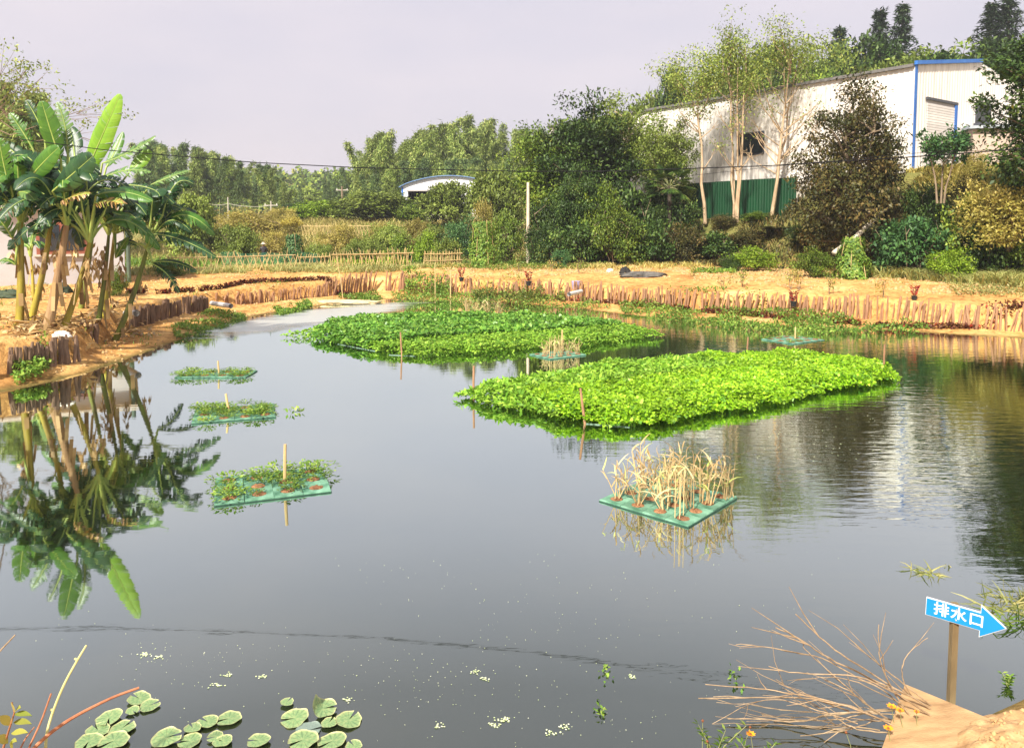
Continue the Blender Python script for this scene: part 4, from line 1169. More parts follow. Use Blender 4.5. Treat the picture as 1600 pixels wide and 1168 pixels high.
# ------------------------------------------------------------------ far wooded ridge
rngF = np.random.default_rng(55)
P = []
for _ in range(520):
    x = rngF.uniform(-150, 60); y = rngF.uniform(190, 320)
    z = Hs(x, y); s = rngF.uniform(2.2, 4.5)
    q = unit(rngF, 70) * rngF.uniform(.6, 1, (70, 1)); q[:, 2] = np.abs(q[:, 2]) * 1.5 + .1
    P.append(q * s + np.array([x, y, z]))
P = np.concatenate(P); n = len(P)
tag(link('forest', leaves_mesh('forest', P, unit(rngF, n), unit(rngF, n) * .7 + np.array([0, 0, .8]), 1.7, 1.2, M['leaf_mid'], rngF)), 'hazy distant forest on the ridge beyond the groves', 'forest', kind='stuff')

# ------------------------------------------------------------------ grasses and ground cover
rngG = np.random.default_rng(99)
def inpoly(poly, x, y):
    return poly_sd(poly, x, y) < 0
def scatter(poly_px, n, z=1.0, dens=None):
    poly = [tuple(W(a, b_, z)[:2]) for a, b_ in poly_px]
    xs = [p[0] for p in poly]; ys = [p[1] for p in poly]
    X = rngG.uniform(min(xs), max(xs), n * 3); Y = rngG.uniform(min(ys), max(ys), n * 3)
    k_ = inpoly(poly, X, Y)
    X, Y = X[k_][:n], Y[k_][:n]
    if dens is not None:
        k_ = fbm(X * dens, Y * dens, 71) > .45
        X, Y = X[k_], Y[k_]
    return np.stack([X, Y, H(X, Y) - .02], 1)
def grass(label, name, poly_world, n, L, w, m_, bend=.5, dens=None, cat='grass', thr=.45):
    xs = [p[0] for p in poly_world]; ys = [p[1] for p in poly_world]
    X = rngG.uniform(min(xs), max(xs), n * 2); Y = rngG.uniform(min(ys), max(ys), n * 2)
    k_ = inpoly(poly_world, X, Y)
    if dens is not None: k_ &= fbm(X * dens, Y * dens, 71) > thr
    X, Y = X[k_][:n], Y[k_][:n]
    P = np.stack([X, Y, H(X, Y) - .03], 1); m = len(P)
    D = np.stack([rngG.normal(size=m) * .25, rngG.normal(size=m) * .25, np.ones(m)], 1)
    hfac = .55 + .9 * fbm(X * .6, Y * .6, 13)
    o = link(name, blades_mesh(name, P, D, L * rngG.uniform(.5, 1.25, m) * hfac, w, bend, m_, rngG))
    return tag(o, label, cat, kind='stuff')
grass('tall dry golden grass over the slope in the middle distance', 'dry_grass', [(-30, 50), (8, 50), (12, 64), (-2, 82), (-36, 82)], 26000, .95, .07, M['grass_gold'], .5, .25, thr=.36)
grass('green weeds mixed through the slope', 'green_weeds', [(-28, 46), (4, 44), (8, 60), (-2, 76), (-34, 76)], 15000, .75, .07, M['grass_green'], .5, .22, thr=.47)
grass('pale tall grass along the bank foot at the right', 'pale_grass', [tuple(p[:2]) for p in (W(1352, 437, 1), W(1420, 440, 1), W(1600, 452, 1), W(1660, 440, 1), (24.5, 34.5), (17.0, 36))], 15000, .72, .035, M['grass_pale'], .6, .5, thr=.33)
grass('green grass among the pale grass at the right', 'green_grass', [tuple(p[:2]) for p in (W(1380, 436, 1), W(1600, 446, 1), W(1660, 440, 1), (24.5, 34.5), (17.0, 36))], 9000, .6, .04, M['grass_green'], .6, .4, thr=.5)
grass('weeds along the foot of the left lattice fences', 'fence_weeds', [(-20, 33.5), (-10, 36.8), (-4, 39.5), (-4, 45), (-13, 44), (-21, 38.5)], 12000, .42, .04, M['grass_pale'], .6, .6, thr=.46)
grass('thin tufts of grass scattered over the right terrace', 'terrace_tufts', [(-3, 36.5), (4, 36), (9, 32), (13, 28.5), (18, 26), (24, 27), (22, 33), (14, 40), (6, 44), (-4, 43)], 5200, .22, .022, M['grass_pale'], .6, .45, thr=.53)
grass('thin tufts of grass scattered over the left bank', 'bank_tufts', [(-16, 17), (-11, 18), (-9.5, 22), (-10, 27), (-8, 33), (-8, 37), (-20, 34), (-20, 20)], 2600, .2, .02, M['grass_green'], .6, .5, thr=.54)
grass('yellowed weeds on the terrace before the concrete pole', 'terrace_weeds', [(-5, 41), (6, 38.5), (11, 41), (8, 46), (-5, 47)], 7000, .38, .04, M['grass_gold'], .6, .5, thr=.46)
grass('rusty undergrowth on the bank below the annexe', 'bank_undergrowth', [(18.5, 36.5), (22.5, 32.5), (29, 35.5), (27, 41.5), (21.5, 41)], 9000, .6, .06, M['leaf_gold'], .6, .6, thr=.38)
grass('undergrowth on the bank below the green fence', 'bank_undergrowth', [(3, 48), (14.5, 39), (19.5, 34.5), (21, 37), (14, 46.5), (6, 53)], 14000, .6, .06, M['leaf_brown'], .6, .6, thr=.35)
def cover(label, name, poly_px, n, leaf, h, m_, z=.1, dens=.8, thr=.42, aspect=.6):
    poly = [tuple(W(a, b_, z)[:2]) for a, b_ in poly_px]
    xs = [p[0] for p in poly]; ys = [p[1] for p in poly]
    X = rngG.uniform(min(xs), max(xs), n * 3); Y = rngG.uniform(min(ys), max(ys), n * 3)
    k_ = inpoly(poly, X, Y) & (fbm(X * dens, Y * dens, 71) > thr)
    X, Y = X[k_][:n], Y[k_][:n]; m = len(X)
    hh = h * fbm(X * 1.6, Y * 1.6, 5) * 1.6
    Z = np.maximum(H(X, Y), 0.0) + hh * rngG.random(m) ** .6
    o = link(name, leaves_mesh(name, np.stack([X, Y, Z], 1), unit(rngG, m) + np.array([0, 0, .2]), unit(rngG, m) * .6 + np.array([0, 0, 1]), leaf * rngG.uniform(.6, 1.3, m), leaf * aspect, m_, rngG))
    return tag(o, label, 'ground cover', kind='stuff')
cover('green creeping plants at the foot of the right stake wall', 'creeping_plants', [(965, 478), (1100, 484), (1256, 494), (1400, 504), (1470, 519), (1350, 522), (1200, 519), (1095, 508), (975, 492)], 6500, .11, .24, M['bank_leaf'], .05, .9, .42)
cover('green creeping plants along the far middle waterline', 'creeping_plants', [(612, 458), (720, 462), (800, 462), (900, 473), (960, 482), (880, 485), (780, 477), (690, 473), (610, 470)], 4200, .10, .28, M['bank_leaf'], .05, .9, .42)
cover('low green creepers on the left mud slope beside the white pipe', 'creeping_plants', [(268, 512), (330, 488), (380, 490), (388, 497), (350, 508), (310, 520), (275, 526)], 2200, .09, .14, M['bank_leaf'], .1, 1.3, .42)
cover('small green creepers on the point of the far left bank', 'creeping_plants', [(425, 482), (480, 472), (490, 478), (440, 490)], 1400, .10, .16, M['bank_leaf'], .08, .9, .3)
cover('bright green grass patch left of the sandy gap', 'creeping_plants', [(525, 467), (585, 460), (598, 466), (560, 471)], 1400, .10, .16, M['grass_green'], .06, .9, .25)
cover('weeds growing through the short stake wall at the left edge', 'creeping_plants', [(20, 590), (70, 575), (95, 572), (60, 590), (25, 598)], 900, .09, .3, M['bank_leaf'], .1, .9, .3)
cover('leafy weeds climbing the weedy stake wall', 'climbing_weeds', [(630, 455), (705, 460), (700, 466), (635, 462)], 1800, .12, .9, M['bank_leaf'], .1, 1.4, .45)
cover('leafy weeds before the left end of the long stake wall', 'climbing_weeds', [(735, 462), (880, 468), (885, 476), (740, 470)], 2600, .12, .65, M['leaf_light'], .1, 1.2, .47)
cover('green vegetable row on the terrace before the bright shrub', 'vegetable_row', [(1080, 424), (1150, 423), (1150, 428), (1080, 428)], 900, .12, .2, M['bank_leaf'], 1.05, .9, .2)
cover('low weeds on the right of the terrace', 'terrace_weeds', [(1480, 452), (1600, 455), (1600, 463), (1490, 460)], 900, .10, .2, M['grass_pale'], 1.0, .9, .4)
cover('garden greens behind the lattice fence in the leafy plot', 'garden_greens', [(520, 416), (640, 413), (640, 408), (520, 410)], 2500, .18, .55, M['leaf_lime'], .9, .9, .25)
cover('scattered weeds on the terrace left of the black cloth', 'terrace_weeds', [(640, 420), (900, 412), (960, 418), (900, 424), (720, 426)], 2200, .12, .28, M['grass_green'], 1.0, 1.1, .5)

# dark red seedling edging above the walls
def seedling_row(label, pts, n, back):
    P_ = [W(a, b_, z) for a, b_, z in pts]
    Xs, Ys = [], []
    for i in range(len(P_) - 1):
        m = n // (len(P_) - 1)
        u = rngG.random(m)
        Xs.append(P_[i][0] + (P_[i + 1][0] - P_[i][0]) * u); Ys.append(P_[i][1] + (P_[i + 1][1] - P_[i][1]) * u)
    X = np.concatenate(Xs); Y = np.concatenate(Ys)
    k_ = fbm(X * 1.7, Y * 1.7, 41) >.33
    X, Y = X[k_], Y[k_]; m = len(X)
    Y = Y + rngG.normal(size=m) * .09
    Z = H(X, Y) + rngG.random(m) * .13
    o = link('seedling_edging', leaves_mesh('seedling_edging', np.stack([X, Y, Z], 1), unit(rngG, m) + np.array([0, 0, .4]), unit(rngG, m) * .7 + np.array([0, 0, .8]), .13, .075, M['red_leaf'], rngG))
    return tag(o, label, 'edging', kind='stuff')
seedling_row('dark red seedling edging above the left stake walls', [(200, 458, .95), (240, 456, .95), (330, 446, 1.0), (400, 437, 1.0), (500, 432, 1.0), (560, 433, 1.0)], 2400, 0)
seedling_row('dark red seedling edging above the long right stake wall', [(725, 433, 1.0), (830, 434, 1.0), (960, 441, 1.0), (1100, 450, 1.0), (1256, 458, 1.0), (1400, 466, 1.0), (1600, 473, .95)], 3600, 0)
# ------------------------------------------------------------------ banana clump
def banana_mat(name, c):
    m, t, b = nodes(name)
    a = t.nodes.new('ShaderNodeAttribute'); a.attribute_name = 'rnd'
    r = ramp(t, c)
    t.links.new(a.outputs['Fac'], r.inputs['Fac'])
    t.links.new(r.outputs['Color'], b.inputs['Base Color'])
    b.inputs['Roughness'].default_value = .38; b.inputs['Specular IOR Level'].default_value = .45
    tr = t.nodes.new('ShaderNodeBsdfTranslucent'); t.links.new(r.outputs['Color'], tr.inputs['Color'])
    mx = t.nodes.new('ShaderNodeMixShader'); mx.inputs[0].default_value = .13
    t.links.new(b.outputs[0], mx.inputs[1]); t.links.new(tr.outputs[0], mx.inputs[2]); t.links.new(mx.outputs[0], t.nodes['Material Output'].inputs['Surface'])
    return m
BL = {'g': banana_mat('banana_leaf', [(0, (.035, .11, .013)), (.5, (.065, .175, .018)), (1, (.11, .24, .028))]),
      'd': banana_mat('banana_leaf_dark', [(0, (.011, .042, .012)), (.5, (.022, .07, .02)), (1, (.045, .115, .03))]),
      'b': banana_mat('banana_leaf_bright', [(0, (.14, .30, .022)), (.5, (.20, .38, .03)), (1, (.27, .46, .045))]),
      'p': banana_mat('banana_leaf_pale', [(0, (.06, .14, .035)), (.5, (.11, .21, .05)), (1, (.18, .28, .085))]),
      'y': banana_mat('banana_leaf_withered', [(0, (.20, .26, .04)), (.45, (.30, .33, .06)), (.6, (.50, .28, .05)), (1, (.45, .27, .14))])}
RIB = mat('banana_midrib', (.26, .36, .07), (.38, .46, .12), .5)
STEM_G = mat('banana_stem', (.20, .13, .03), (.50, .44, .045), .6, 3.2, .15, 12, stretch=(1.5, 1.5, .35))
STEM_D = mat('banana_stem_green', (.09, .075, .025), (.20, .25, .035), .6, 3.2, .15, 12, stretch=(1.5, 1.5, .35))
STEM_B = mat('banana_stem_dry', (.22, .12, .055), (.46, .30, .15), .9, 3, .6, 14, stretch=(2.5, 2.5, .25))
rngN = np.random.default_rng(404)

def bez(a, c, b_, n):
    t_ = np.linspace(0, 1, n)[:, None]
    return a * (1 - t_) ** 2 + 2 * c * t_ * (1 - t_) + b_ * t_ ** 2

def banana_leaf(root, org, st, b0, c, tip, w, key, torn, face=None, droop=.35):
    ns = 30
    path = bez(b0, c, tip, ns + 1)
    T = norm(np.gradient(path, axis=0))
    nf = np.array(face if face is not None else (.15, -.55, .85), float)
    S = norm(np.cross(T, nf)); N = np.cross(S, T)
    t_ = np.linspace(0, 1, ns + 1)
    prof = np.interp(t_, [0, .06, .18, .4, .7, .88, .97, 1], [.10, .5, .84, 1, .84, .52, .24, .03]) * w * 1.05
    v, f, rn = [], [], []
    for sgn in (-1, 1):
        i = 0
        while i < ns:
            run = int(rngN.integers(1, 4)) if torn > 0 else int(rngN.integers(4, 9))
            if rngN.random() > torn + .15: run += 4
            j = min(ns, i + run)
            dr = droop * (1 + rngN.normal() * (.15 + .55 * torn)); sh = rngN.normal() * .04 * torn
            cut = 1 - rngN.random() * .22 * torn
            tone = rngN.random() * .5
            for q in range(i, j):
                k0 = len(v)
                for s_ in (q, q + 1):
                    edge = (s_ == i or s_ == j) and 0 < s_ < ns
                    pull = .10 * torn * (1 if s_ == i else -1) if edge else 0
                    base_ = path[s_]
                    a_ = S[s_] * sgn
                    tl = T[s_] * (prof[s_] * (.32 + sh + pull))
                    m1 = base_ + a_ * prof[s_] * .27 + N[s_] * prof[s_] * .07 + tl * .4
                    o1 = base_ + a_ * prof[s_] * .5 * cut * math.cos(dr * .8) - N[s_] * prof[s_] * .5 * math.sin(dr) + tl
                    v += [base_, m1, o1]
                f += [(k0, k0 + 1, k0 + 4, k0 + 3), (k0 + 1, k0 + 2, k0 + 5, k0 + 4)]
                z_ = tone + rngN.random() * .35
                ed = .25 * (rngN.random() < .6) if key == 'y' else 0
                rn += [min(1, z_), min(1, z_ + .1 + ed * 2)]
            i = j
    me = np_mesh('leaf', np.array(v) - org, np.array(f), BL[key], rnd=rn)
    lf = link('leaf', me, root)
    pet = bez(st, (st * .45 + b0 * .55) + np.array([0, 0, .12]), b0, 6)
    full = np.concatenate([pet[:-1], path]) - org
    rad = np.concatenate([np.linspace(.05, .028, 5), np.linspace(.026, .004, ns + 1)])
    link('midrib', tubes_mesh('midrib', [(full - 0, rad)], RIB, 6), lf)
    return lf

FACE = (.1, -1, .25)
plants = {
    'a': ((30, 507), (32, 346), .14, STEM_G, 'banana plant with a yellow stem at the left edge, nearest the picture edge'),
    'b': ((47, 502), (80, 342), .125, STEM_G, 'banana plant with a slanting yellow green stem, second from the left edge'),
    'c': ((73, 515), (104, 352), .17, STEM_B, 'banana plant with a thick dry brown stem'),
    'd': ((98, 511), (140, 378), .12, STEM_G, 'banana plant with a leaning half dry stem and the tallest upright leaf'),
    'e': ((126, 482), (146, 353), .115, STEM_D, 'banana plant with a green stem at the back, left of the paired stems'),
    'f': ((154, 497), (170, 366), .10, STEM_D, 'banana plant with a green stem, left one of the pair before the white wall'),
    'i': ((161, 494), (179, 364), .10, STEM_G, 'banana plant with a yellowish stem, right one of the pair before the white wall'),
    'g': ((178, 508), (230, 388), .12, STEM_D, 'banana plant leaning right, at the right end of the clump'),
    'h': ((52, 470), (48, 400), .075, STEM_G, 'young thin banana plant between the two yellow stems'),
}
LV = [  # plant, blade start, control, tip, width, colour, torn, facing, depth shift
    ('d', (134, 272), (159, 214), (188, 147), .58, 'b', 0, FACE, -.3), ('c', (95, 250), (79, 205), (65, 158), .52, 'g', .1, FACE, -.4),
    ('c', (106, 242), (106, 194), (89, 160), .40, 'p', .7, FACE, .2), ('b', (70, 214), (60, 186), (41, 157), .42, 'd', .6, FACE, 0),
    ('b', (52, 234), (36, 204), (15, 177), .46, 'g', .8, FACE, 0), ('a', (45, 281), (63, 257), (92, 230), .55, 'g', 0, FACE, -.6),
    ('c', (82, 299), (114, 272), (145, 244), .72, 'd', .1, FACE, -.7), ('a', (16, 296), (4, 252), (-2, 216), .55, 'g', .5, FACE, -.4),
    ('a', (29, 301), (42, 296), (54, 313), .30, 'p', 0, None, -.8), ('a', (44, 258), (24, 238), (3, 224), .45, 'd', .6, FACE, .3),
    ('b', (118, 258), (116, 225), (108, 198), .55, 'd', .3, FACE, .6), ('e', (160, 255), (201, 243), (243, 212), .42, 'p', .7, None, .2),
    ('e', (203, 268), (218, 252), (235, 235), .45, 'b', 0, FACE, .4), ('e', (154, 283), (192, 258), (236, 269), .50, 'p', .8, None, -.2),
    ('f', (192, 290), (240, 286), (272, 318), .50, 'd', .85, None, -.3), ('d', (150, 306), (190, 290), (238, 314), .46, 'g', .4, None, -.5),
    ('d', (148, 319), (170, 309), (192, 318), .48, 'y', .9, None, -.8), ('f', (166, 331), (196, 333), (238, 368), .46, 'g', .5, None, -.9),
    ('i', (238, 288), (266, 276), (294, 266), .38, 'p', .6, None, .2), ('i', (236, 320), (259, 314), (283, 326), .38, 'd', .4, None, 0),
    ('i', (261, 343), (280, 330), (302, 336), .40, 'g', .3, None, .1), ('i', (246, 350), (272, 345), (300, 366), .44, 'd', .8, None, -.2),
    ('g', (238, 366), (280, 366), (338, 402), .52, 'd', .7, None, -.3), ('g', (270, 377), (296, 372), (317, 388), .42, 'd', .5, None, .3),
    ('g', (238, 410), (276, 404), (307, 424), .34, 'd', .5, None, -.1), ('g', (238, 413), (262, 421), (280, 457), .34, 'd', .7, None, -.3),
    ('i', (181, 403), (188, 388), (200, 371), .26, 'g', 0, FACE, -.2), ('a', (19, 372), (8, 350), (-10, 336), .48, 'g', .3, FACE, -.3),
    ('a', (24, 414), (14, 404), (0, 407), .25, 'g', .2, None, -.2), ('b', (70, 372), (60, 358), (48, 364), .24, 'g', .2, None, -.3),
    ('d', (112, 352), (124, 356), (129, 386), .50, 'd', .4, FACE, .3), ('f', (190, 322), (230, 325), (262, 340), .60, 'd', .5, None, .5),
    ('e', (150, 300), (185, 300), (222, 318), .60, 'd', .5, None, .8), ('c', (100, 300), (88, 280), (66, 272), .5, 'd', .4, FACE, .5),
    ('b', (70, 300), (50, 288), (34, 300), .45, 'd', .6, None, .3), ('h', (48, 385), (60, 372), (74, 388), .22, 'g', .1, None, .1),
    ('h', (47, 388), (36, 374), (22, 386), .22, 'g', .3, None, .1), ('h', (49, 384), (52, 362), (58, 345), .2, 'p', 0, FACE, .1),
    ('e', (140, 290), (146, 262), (150, 236), .42, 'p', .3, FACE, .9), ('g', (215, 382), (195, 372), (178, 384), .32, 'd', .4, None, .4),
    ('f', (176, 345), (196, 352), (206, 374), .34, 'd', .6, None, .4), ('e', (166, 262), (182, 236), (192, 206), .34, 'g', .3, FACE, .9),
    ('c', (96, 318), (108, 306), (140, 302), .42, 'y', .9, None, -.9), ('a', (22, 330), (10, 318), (-8, 330), .42, 'd', .5, None, .3),
]
for key, ((bx, by), (tx, ty), r0, sm_, lab) in plants.items():
    g = ground(bx, by, .9)
    org = np.array([g[0], g[1], g[2] - .06])
    d0 = g[1]
    root = thing('banana_plant', lab, 'banana plant', org, group='banana clump on the left bank')
    top = V(tx, ty, d0 + .15)
    ts = np.linspace(0, 1, 9)[:, None]
    bend = np.array([0.06, 0, 0]) * np.sin(ts * 3.14)
    path = (org * (1 - ts) + top * ts) + bend * (1 if key in 'bdg' else .4)
    loc = path - org
    rad = r0 * .64 * np.array([1.25, 1.1, 1.0, .95, .9, .84, .78, .7, .55])
    link('stem', tubes_mesh('stem', [(loc, rad)], sm_, 10), root)
    # dry sheaths peeling off the stem
    for k_ in range(7 if key in 'cdaf' else 4):
        i = int(rngN.integers(0, 6)); a = rngN.uniform(0, 6.28)
        p0 = loc[i] + (loc[i + 1] - loc[i]) * rngN.random()
        o_ = np.array([math.cos(a), math.sin(a), 0])
        ln = rngN.uniform(.3, .7)
        pts = [p0 + o_ * (rad[i] + .01), p0 + o_ * (rad[i] + .05) + np.array([0, 0, -ln * .5]), p0 + o_ * (rad[i] + .09) + np.array([0, 0, -ln])]
        sd = np.array([-o_[1], o_[0], 0]) * .05
        me = np_mesh('dry_sheath', np.array([q for p in pts for q in (p - sd, p + sd)]), [(0, 1, 3, 2), (2, 3, 5, 4)], M['dry'], rnd=rngN.random(2))
        link('dry_sheath', me, root)
    # dead leaves hanging under the crown
    nd = 2 if key in 'cdf' else 1
    for k_ in range(nd):
        a = rngN.uniform(0, 6.28); o_ = np.array([math.cos(a), math.sin(a), 0]); ln = rngN.uniform(.5, 1.2)
        p0 = loc[-2]
        m = 16
        u = rngN.random(m)
        P = p0 + o_ * (.12 + .12 * u[:, None]) + np.array([0, 0, -1.0]) * (u * ln)[:, None] + rngN.normal(size=(m, 3)) * .04
        link('dead_leaf', leaves_mesh('dead_leaf', P, np.tile([0, 0, -1.0], (m, 1)) + unit(rngN, m) * .5, unit(rngN, m), .26, .09, M['dry'], rngN), root)
    for (pk, b0, c, tip, w, col, torn, face, dd) in LV:
        if pk != key: continue
        banana_leaf(root, org, top, V(*b0, d0 + dd * .4), V(*c, d0 + dd * .8), V(*tip, d0 + dd), w * (.92 if face is not None else 1.0), col, min(1, torn + .15), face, .4 if face is None else .14)
    # the rest of the rosette, arching every way
    for k_ in range({'h': 3, 'g': 7, 'a': 12}.get(key, 15)):
        a = rngN.uniform(0, 6.28) if key != 'g' else rngN.uniform(-1.0, 1.4)
        dv = np.array([math.cos(a), math.sin(a) * .8, 0]); s_ = .5 if key == 'h' else rngN.uniform(.8, 1.15)
        rise = rngN.uniform(.35, 1.9)
        s0 = top + (dv * .40 + np.array([0, 0, .35 + .25 * rise])) * s_
        cc = top + (dv * (1.15 - .25 * rise) + np.array([0, 0, .55 + .75 * rise])) * s_
        tp_ = top + (dv * (2.0 - .45 * rise) + np.array([0, 0, -.65 + 1.2 * rise])) * s_
        banana_leaf(root, org, top, s0, cc, tp_, rngN.uniform(.42, .60) * s_, 'ddgdgd'[rngN.integers(6)], rngN.choice([.2, .5, .8]), None, .4)
# litter at the roots
P = []
for _ in range(700):
    q = ground(rngN.uniform(10, 215), rngN.uniform(496, 528), .8) if _ < 60 else None
    if q is not None: P.append(q)
P = np.array(P); P = np.repeat(P, 6, 0) + rngN.normal(size=(len(P) * 6, 3)) * np.array([.22, .2, .03]) + np.array([0, 0, .05]); n = len(P)
P[:, 2] = H(P[:, 0], P[:, 1]) + .03 + rngN.random(n) * .12
tag(link('leaf_litter', leaves_mesh('leaf_litter', P, unit(rngN, n) * np.array([1, 1, .3]), unit(rngN, n) * .5 + np.array([0, 0, 1]), .38, .09, M['dry'], rngN)), 'dry brown leaf litter around the banana roots', 'litter', kind='stuff')

# ------------------------------------------------------------------ floating rafts
tile_m = mat('raft_tile', (.025, .11, .06), (.19, .38, .26), .7, 5, .4, 40)
tile_dark = mat('raft_tile_side', (.012, .05, .035), (.03, .09, .06), .6)
dish_m = mat('coir_pocket', (.16, .07, .03), (.34, .17, .08), .95, 14, .8, 60)
def tile_mesh(s, h=.028):
    """bevelled square float with a round well"""
    b = MB(); o_ = s / 2 * .994; bv = .006; n = 16; r_ = s * .26
    sq = []
    for k_ in range(n):
        a = 2 * math.pi * k_ / n
        c_, s_ = math.cos(a), math.sin(a); m = max(abs(c_), abs(s_))
        sq.append((c_ / m, s_ / m))
    rings = [([(x * o_, y * o_) for x, y in sq], -.05), ([(x * o_, y * o_) for x, y in sq], h - bv), ([(x * (o_ - bv), y * (o_ - bv)) for x, y in sq], h),
             ([(math.cos(2 * math.pi * k_ / n) * r_, math.sin(2 * math.pi * k_ / n) * r_) for k_ in range(n)], h),
             ([(math.cos(2 * math.pi * k_ / n) * r_ * .93, math.sin(2 * math.pi * k_ / n) * r_ * .93) for k_ in range(n)], h - .02)]
    v = [(x, y, z) for ring, z in rings for x, y in ring]
    f = [(i * n + k_, i * n + (k_ + 1) % n, (i + 1) * n + (k_ + 1) % n, (i + 1) * n + k_) for i in range(len(rings) - 1) for k_ in range(n)]
    b.add(v, f)
    return b.mesh('float_tile', tile_m)
def dish_mesh(r_):
    n = 14; rr_ = np.random.default_rng(3)
    v = [(0, 0, .034)] + [(math.cos(a) * r_ * q, math.sin(a) * r_ * q, z + rr_.normal() * .005) for q, z in ((.55, .042), (.95, .026)) for a in np.linspace(0, 2 * math.pi, n, endpoint=False)]
    f = [(0, 1 + k_, 1 + (k_ + 1) % n) for k_ in range(n)] + [(1 + k_, 1 + n + k_, 1 + n + (k_ + 1) % n, 1 + (k_ + 1) % n) for k_ in range(n)]
    me = bpy.data.meshes.new('coir_pocket'); me.from_pydata(v, [], f); me.materials.append(dish_m); return me

def herb_mesh(rng, n, r_, h, leaf, m_, name='plant'):
    a = rng.uniform(0, 6.28, n); q = r_ * rng.random(n) ** .6
    P = np.stack([np.cos(a) * q, np.sin(a) * q, h * rng.random(n) ** .8 * (1.1 - q / r_ * .5)], 1)
    o_ = np.stack([np.cos(a), np.sin(a), np.full(n, .5)], 1)
    v, f = leaf_arrays(P, o_ + unit(rng, n) * .7, unit(rng, n) * .6 + np.array([0, 0, 1]), leaf * rng.uniform(.6, 1.4, n), leaf * .55)
    m = max(4, n // 6)
    v2, f2 = blade_arrays(np.stack([np.cos(a[:m]) * q[:m] * .3, np.sin(a[:m]) * q[:m] * .3, np.zeros(m)], 1), o_[:m] * np.array([.5, .5, 1.6]), h * 1.2, .012, .3, rng, 2)
    return np_mesh(name, np.concatenate([v, v2]), np.concatenate([f, f2 + len(v)]), m_, rnd=np.concatenate([rng.random(n), np.repeat(rng.random(m), 2)]))

def reed_mesh(rng, ns, h, dryness):
    """clump of upright stalks with arching strap leaves"""
    tubes, LP, LD = [], [], []
    for k_ in range(ns):
        a = rng.uniform(0, 6.28); q = rng.random() * .07
        b0 = np.array([math.cos(a) * q, math.sin(a) * q, .02]); ln = h * rng.uniform(.6, 1.1)
        t1 = b0 + np.array([rng.normal() * .06, rng.normal() * .06, ln])
        tubes.append((np.array([b0, (b0 + t1) / 2 + rng.normal(size=3) * .008, t1]), np.array([.0065, .0055, .003])))
        for z in np.linspace(.35, 1, 3):
            LP.append(b0 + (t1 - b0) * z); aa = rng.uniform(0, 6.28); LD.append((math.cos(aa) * .7, math.sin(aa) * .7, 1))
    vs_, fs_, off = [], [], 0
    for p_, r_ in tubes:
        v, f = tube_arrays(p_, r_, 5); vs_.append(v); fs_.append(f + off); off += len(v)
    nt_ = sum(len(f) for f in fs_)
    LP = np.array(LP); LD = np.array(LD); m = len(LP)
    v, f = blade_arrays(LP, LD, rng.uniform(.12, .26, m), .015, rng.uniform(.3, .9, m), rng, 4)
    vs_.append(v); fs_.append(f + off)
    return np_mesh('reed_clump', np.concatenate(vs_), np.concatenate(fs_), M['reed'], rnd=np.concatenate([np.full(nt_, .3) + rng.random(nt_) * .2, np.repeat(np.clip(rng.random(m) * .8 + .2 * (1 - dryness), 0, 1), 4)]))
M['reed'] = leafmat('reed', [(0, (.42, .26, .10)), (.4, (.62, .46, .23)), (.6, (.74, .66, .38)), (.8, (.62, .66, .22)), (1, (.34, .48, .08))], .3, patch=.2)
rngR = np.random.default_rng(808)
HERB = [herb_mesh(np.random.default_rng(300 + k_), 110, .24, .15, .055, M['bank_leaf']) for k_ in range(3)] + [herb_mesh(np.random.default_rng(310 + k_), 60, .15, .13, .045, M['grass_green']) for k_ in range(2)]
REED = [reed_mesh(np.random.default_rng(320 + k_), 6, .42, .8) for k_ in range(4)]
REEDG = [reed_mesh(np.random.default_rng(330 + k_), 5, .40, .2) for k_ in range(2)]
DISHES = {}
def raft(label, corners, nx, ny, plantf, stakes=(), group='green floating planter rafts'):
    C = [W(a, b_, .05) for a, b_ in corners]          # back-left, front-left, front-right, back-right
    c0 = sum(C) / 4
    ux = ((C[2] - C[1]) + (C[3] - C[0])) / 2; uy = ((C[0] - C[1]) + (C[3] - C[2])) / 2
    Lx, Ly = np.linalg.norm(ux), np.linalg.norm(uy)
    ang = math.atan2(ux[1], ux[0])
    s = (Lx / nx + Ly / ny) / 2
    root = thing('planter_raft', label, 'raft', (c0[0], c0[1], 0), ang, group)
    tm = tile_mesh(1.0 * s); dm = dish_mesh(s * .27)
    b = MB(); b.box((0, 0, -.016), (nx * s + .012, ny * s + .012, .052)); b.build('base', tile_dark, root)
    for i in range(nx):
        for j in range(ny):
            x, y = (i - (nx - 1) / 2) * s, (j - (ny - 1) / 2) * s
            t_ = link('float_tile', tm, root); t_.location = (x + rngR.normal() * .003, y + rngR.normal() * .003, rngR.normal() * .004); t_.rotation_euler.z = rngR.normal() * .01
            dsh = link('coir_pocket', dm, t_); dsh.rotation_euler.z = rngR.uniform(0, 6)
            plantf(root, x, y, s, i, j)
    for x, y, h, lean in stakes:
        b = MB(); b.tube([(0, 0, -.5), (0, 0, h * .6), (0.004, 0, h)], [.022, .021, .019], 7)
        o = b.build('stake', M['bamboo_stick'], root); o.location = (x, y, .02); o.rotation_euler = (0, lean, 0)
    return root
def herbs(p=.85, sc=1.0):
    def f(root, x, y, s, i, j):
        for _ in range(2):
            if rngR.random() < p:
                o = link('plant', HERB[rngR.integers(len(HERB))], root); o.location = (x + rngR.normal() * .07, y + rngR.normal() * .07, .04)
                o.rotation_euler.z = rngR.uniform(0, 6); q = sc * rngR.uniform(.7, 1.25); o.scale = (q, q, q * .62)
    return f
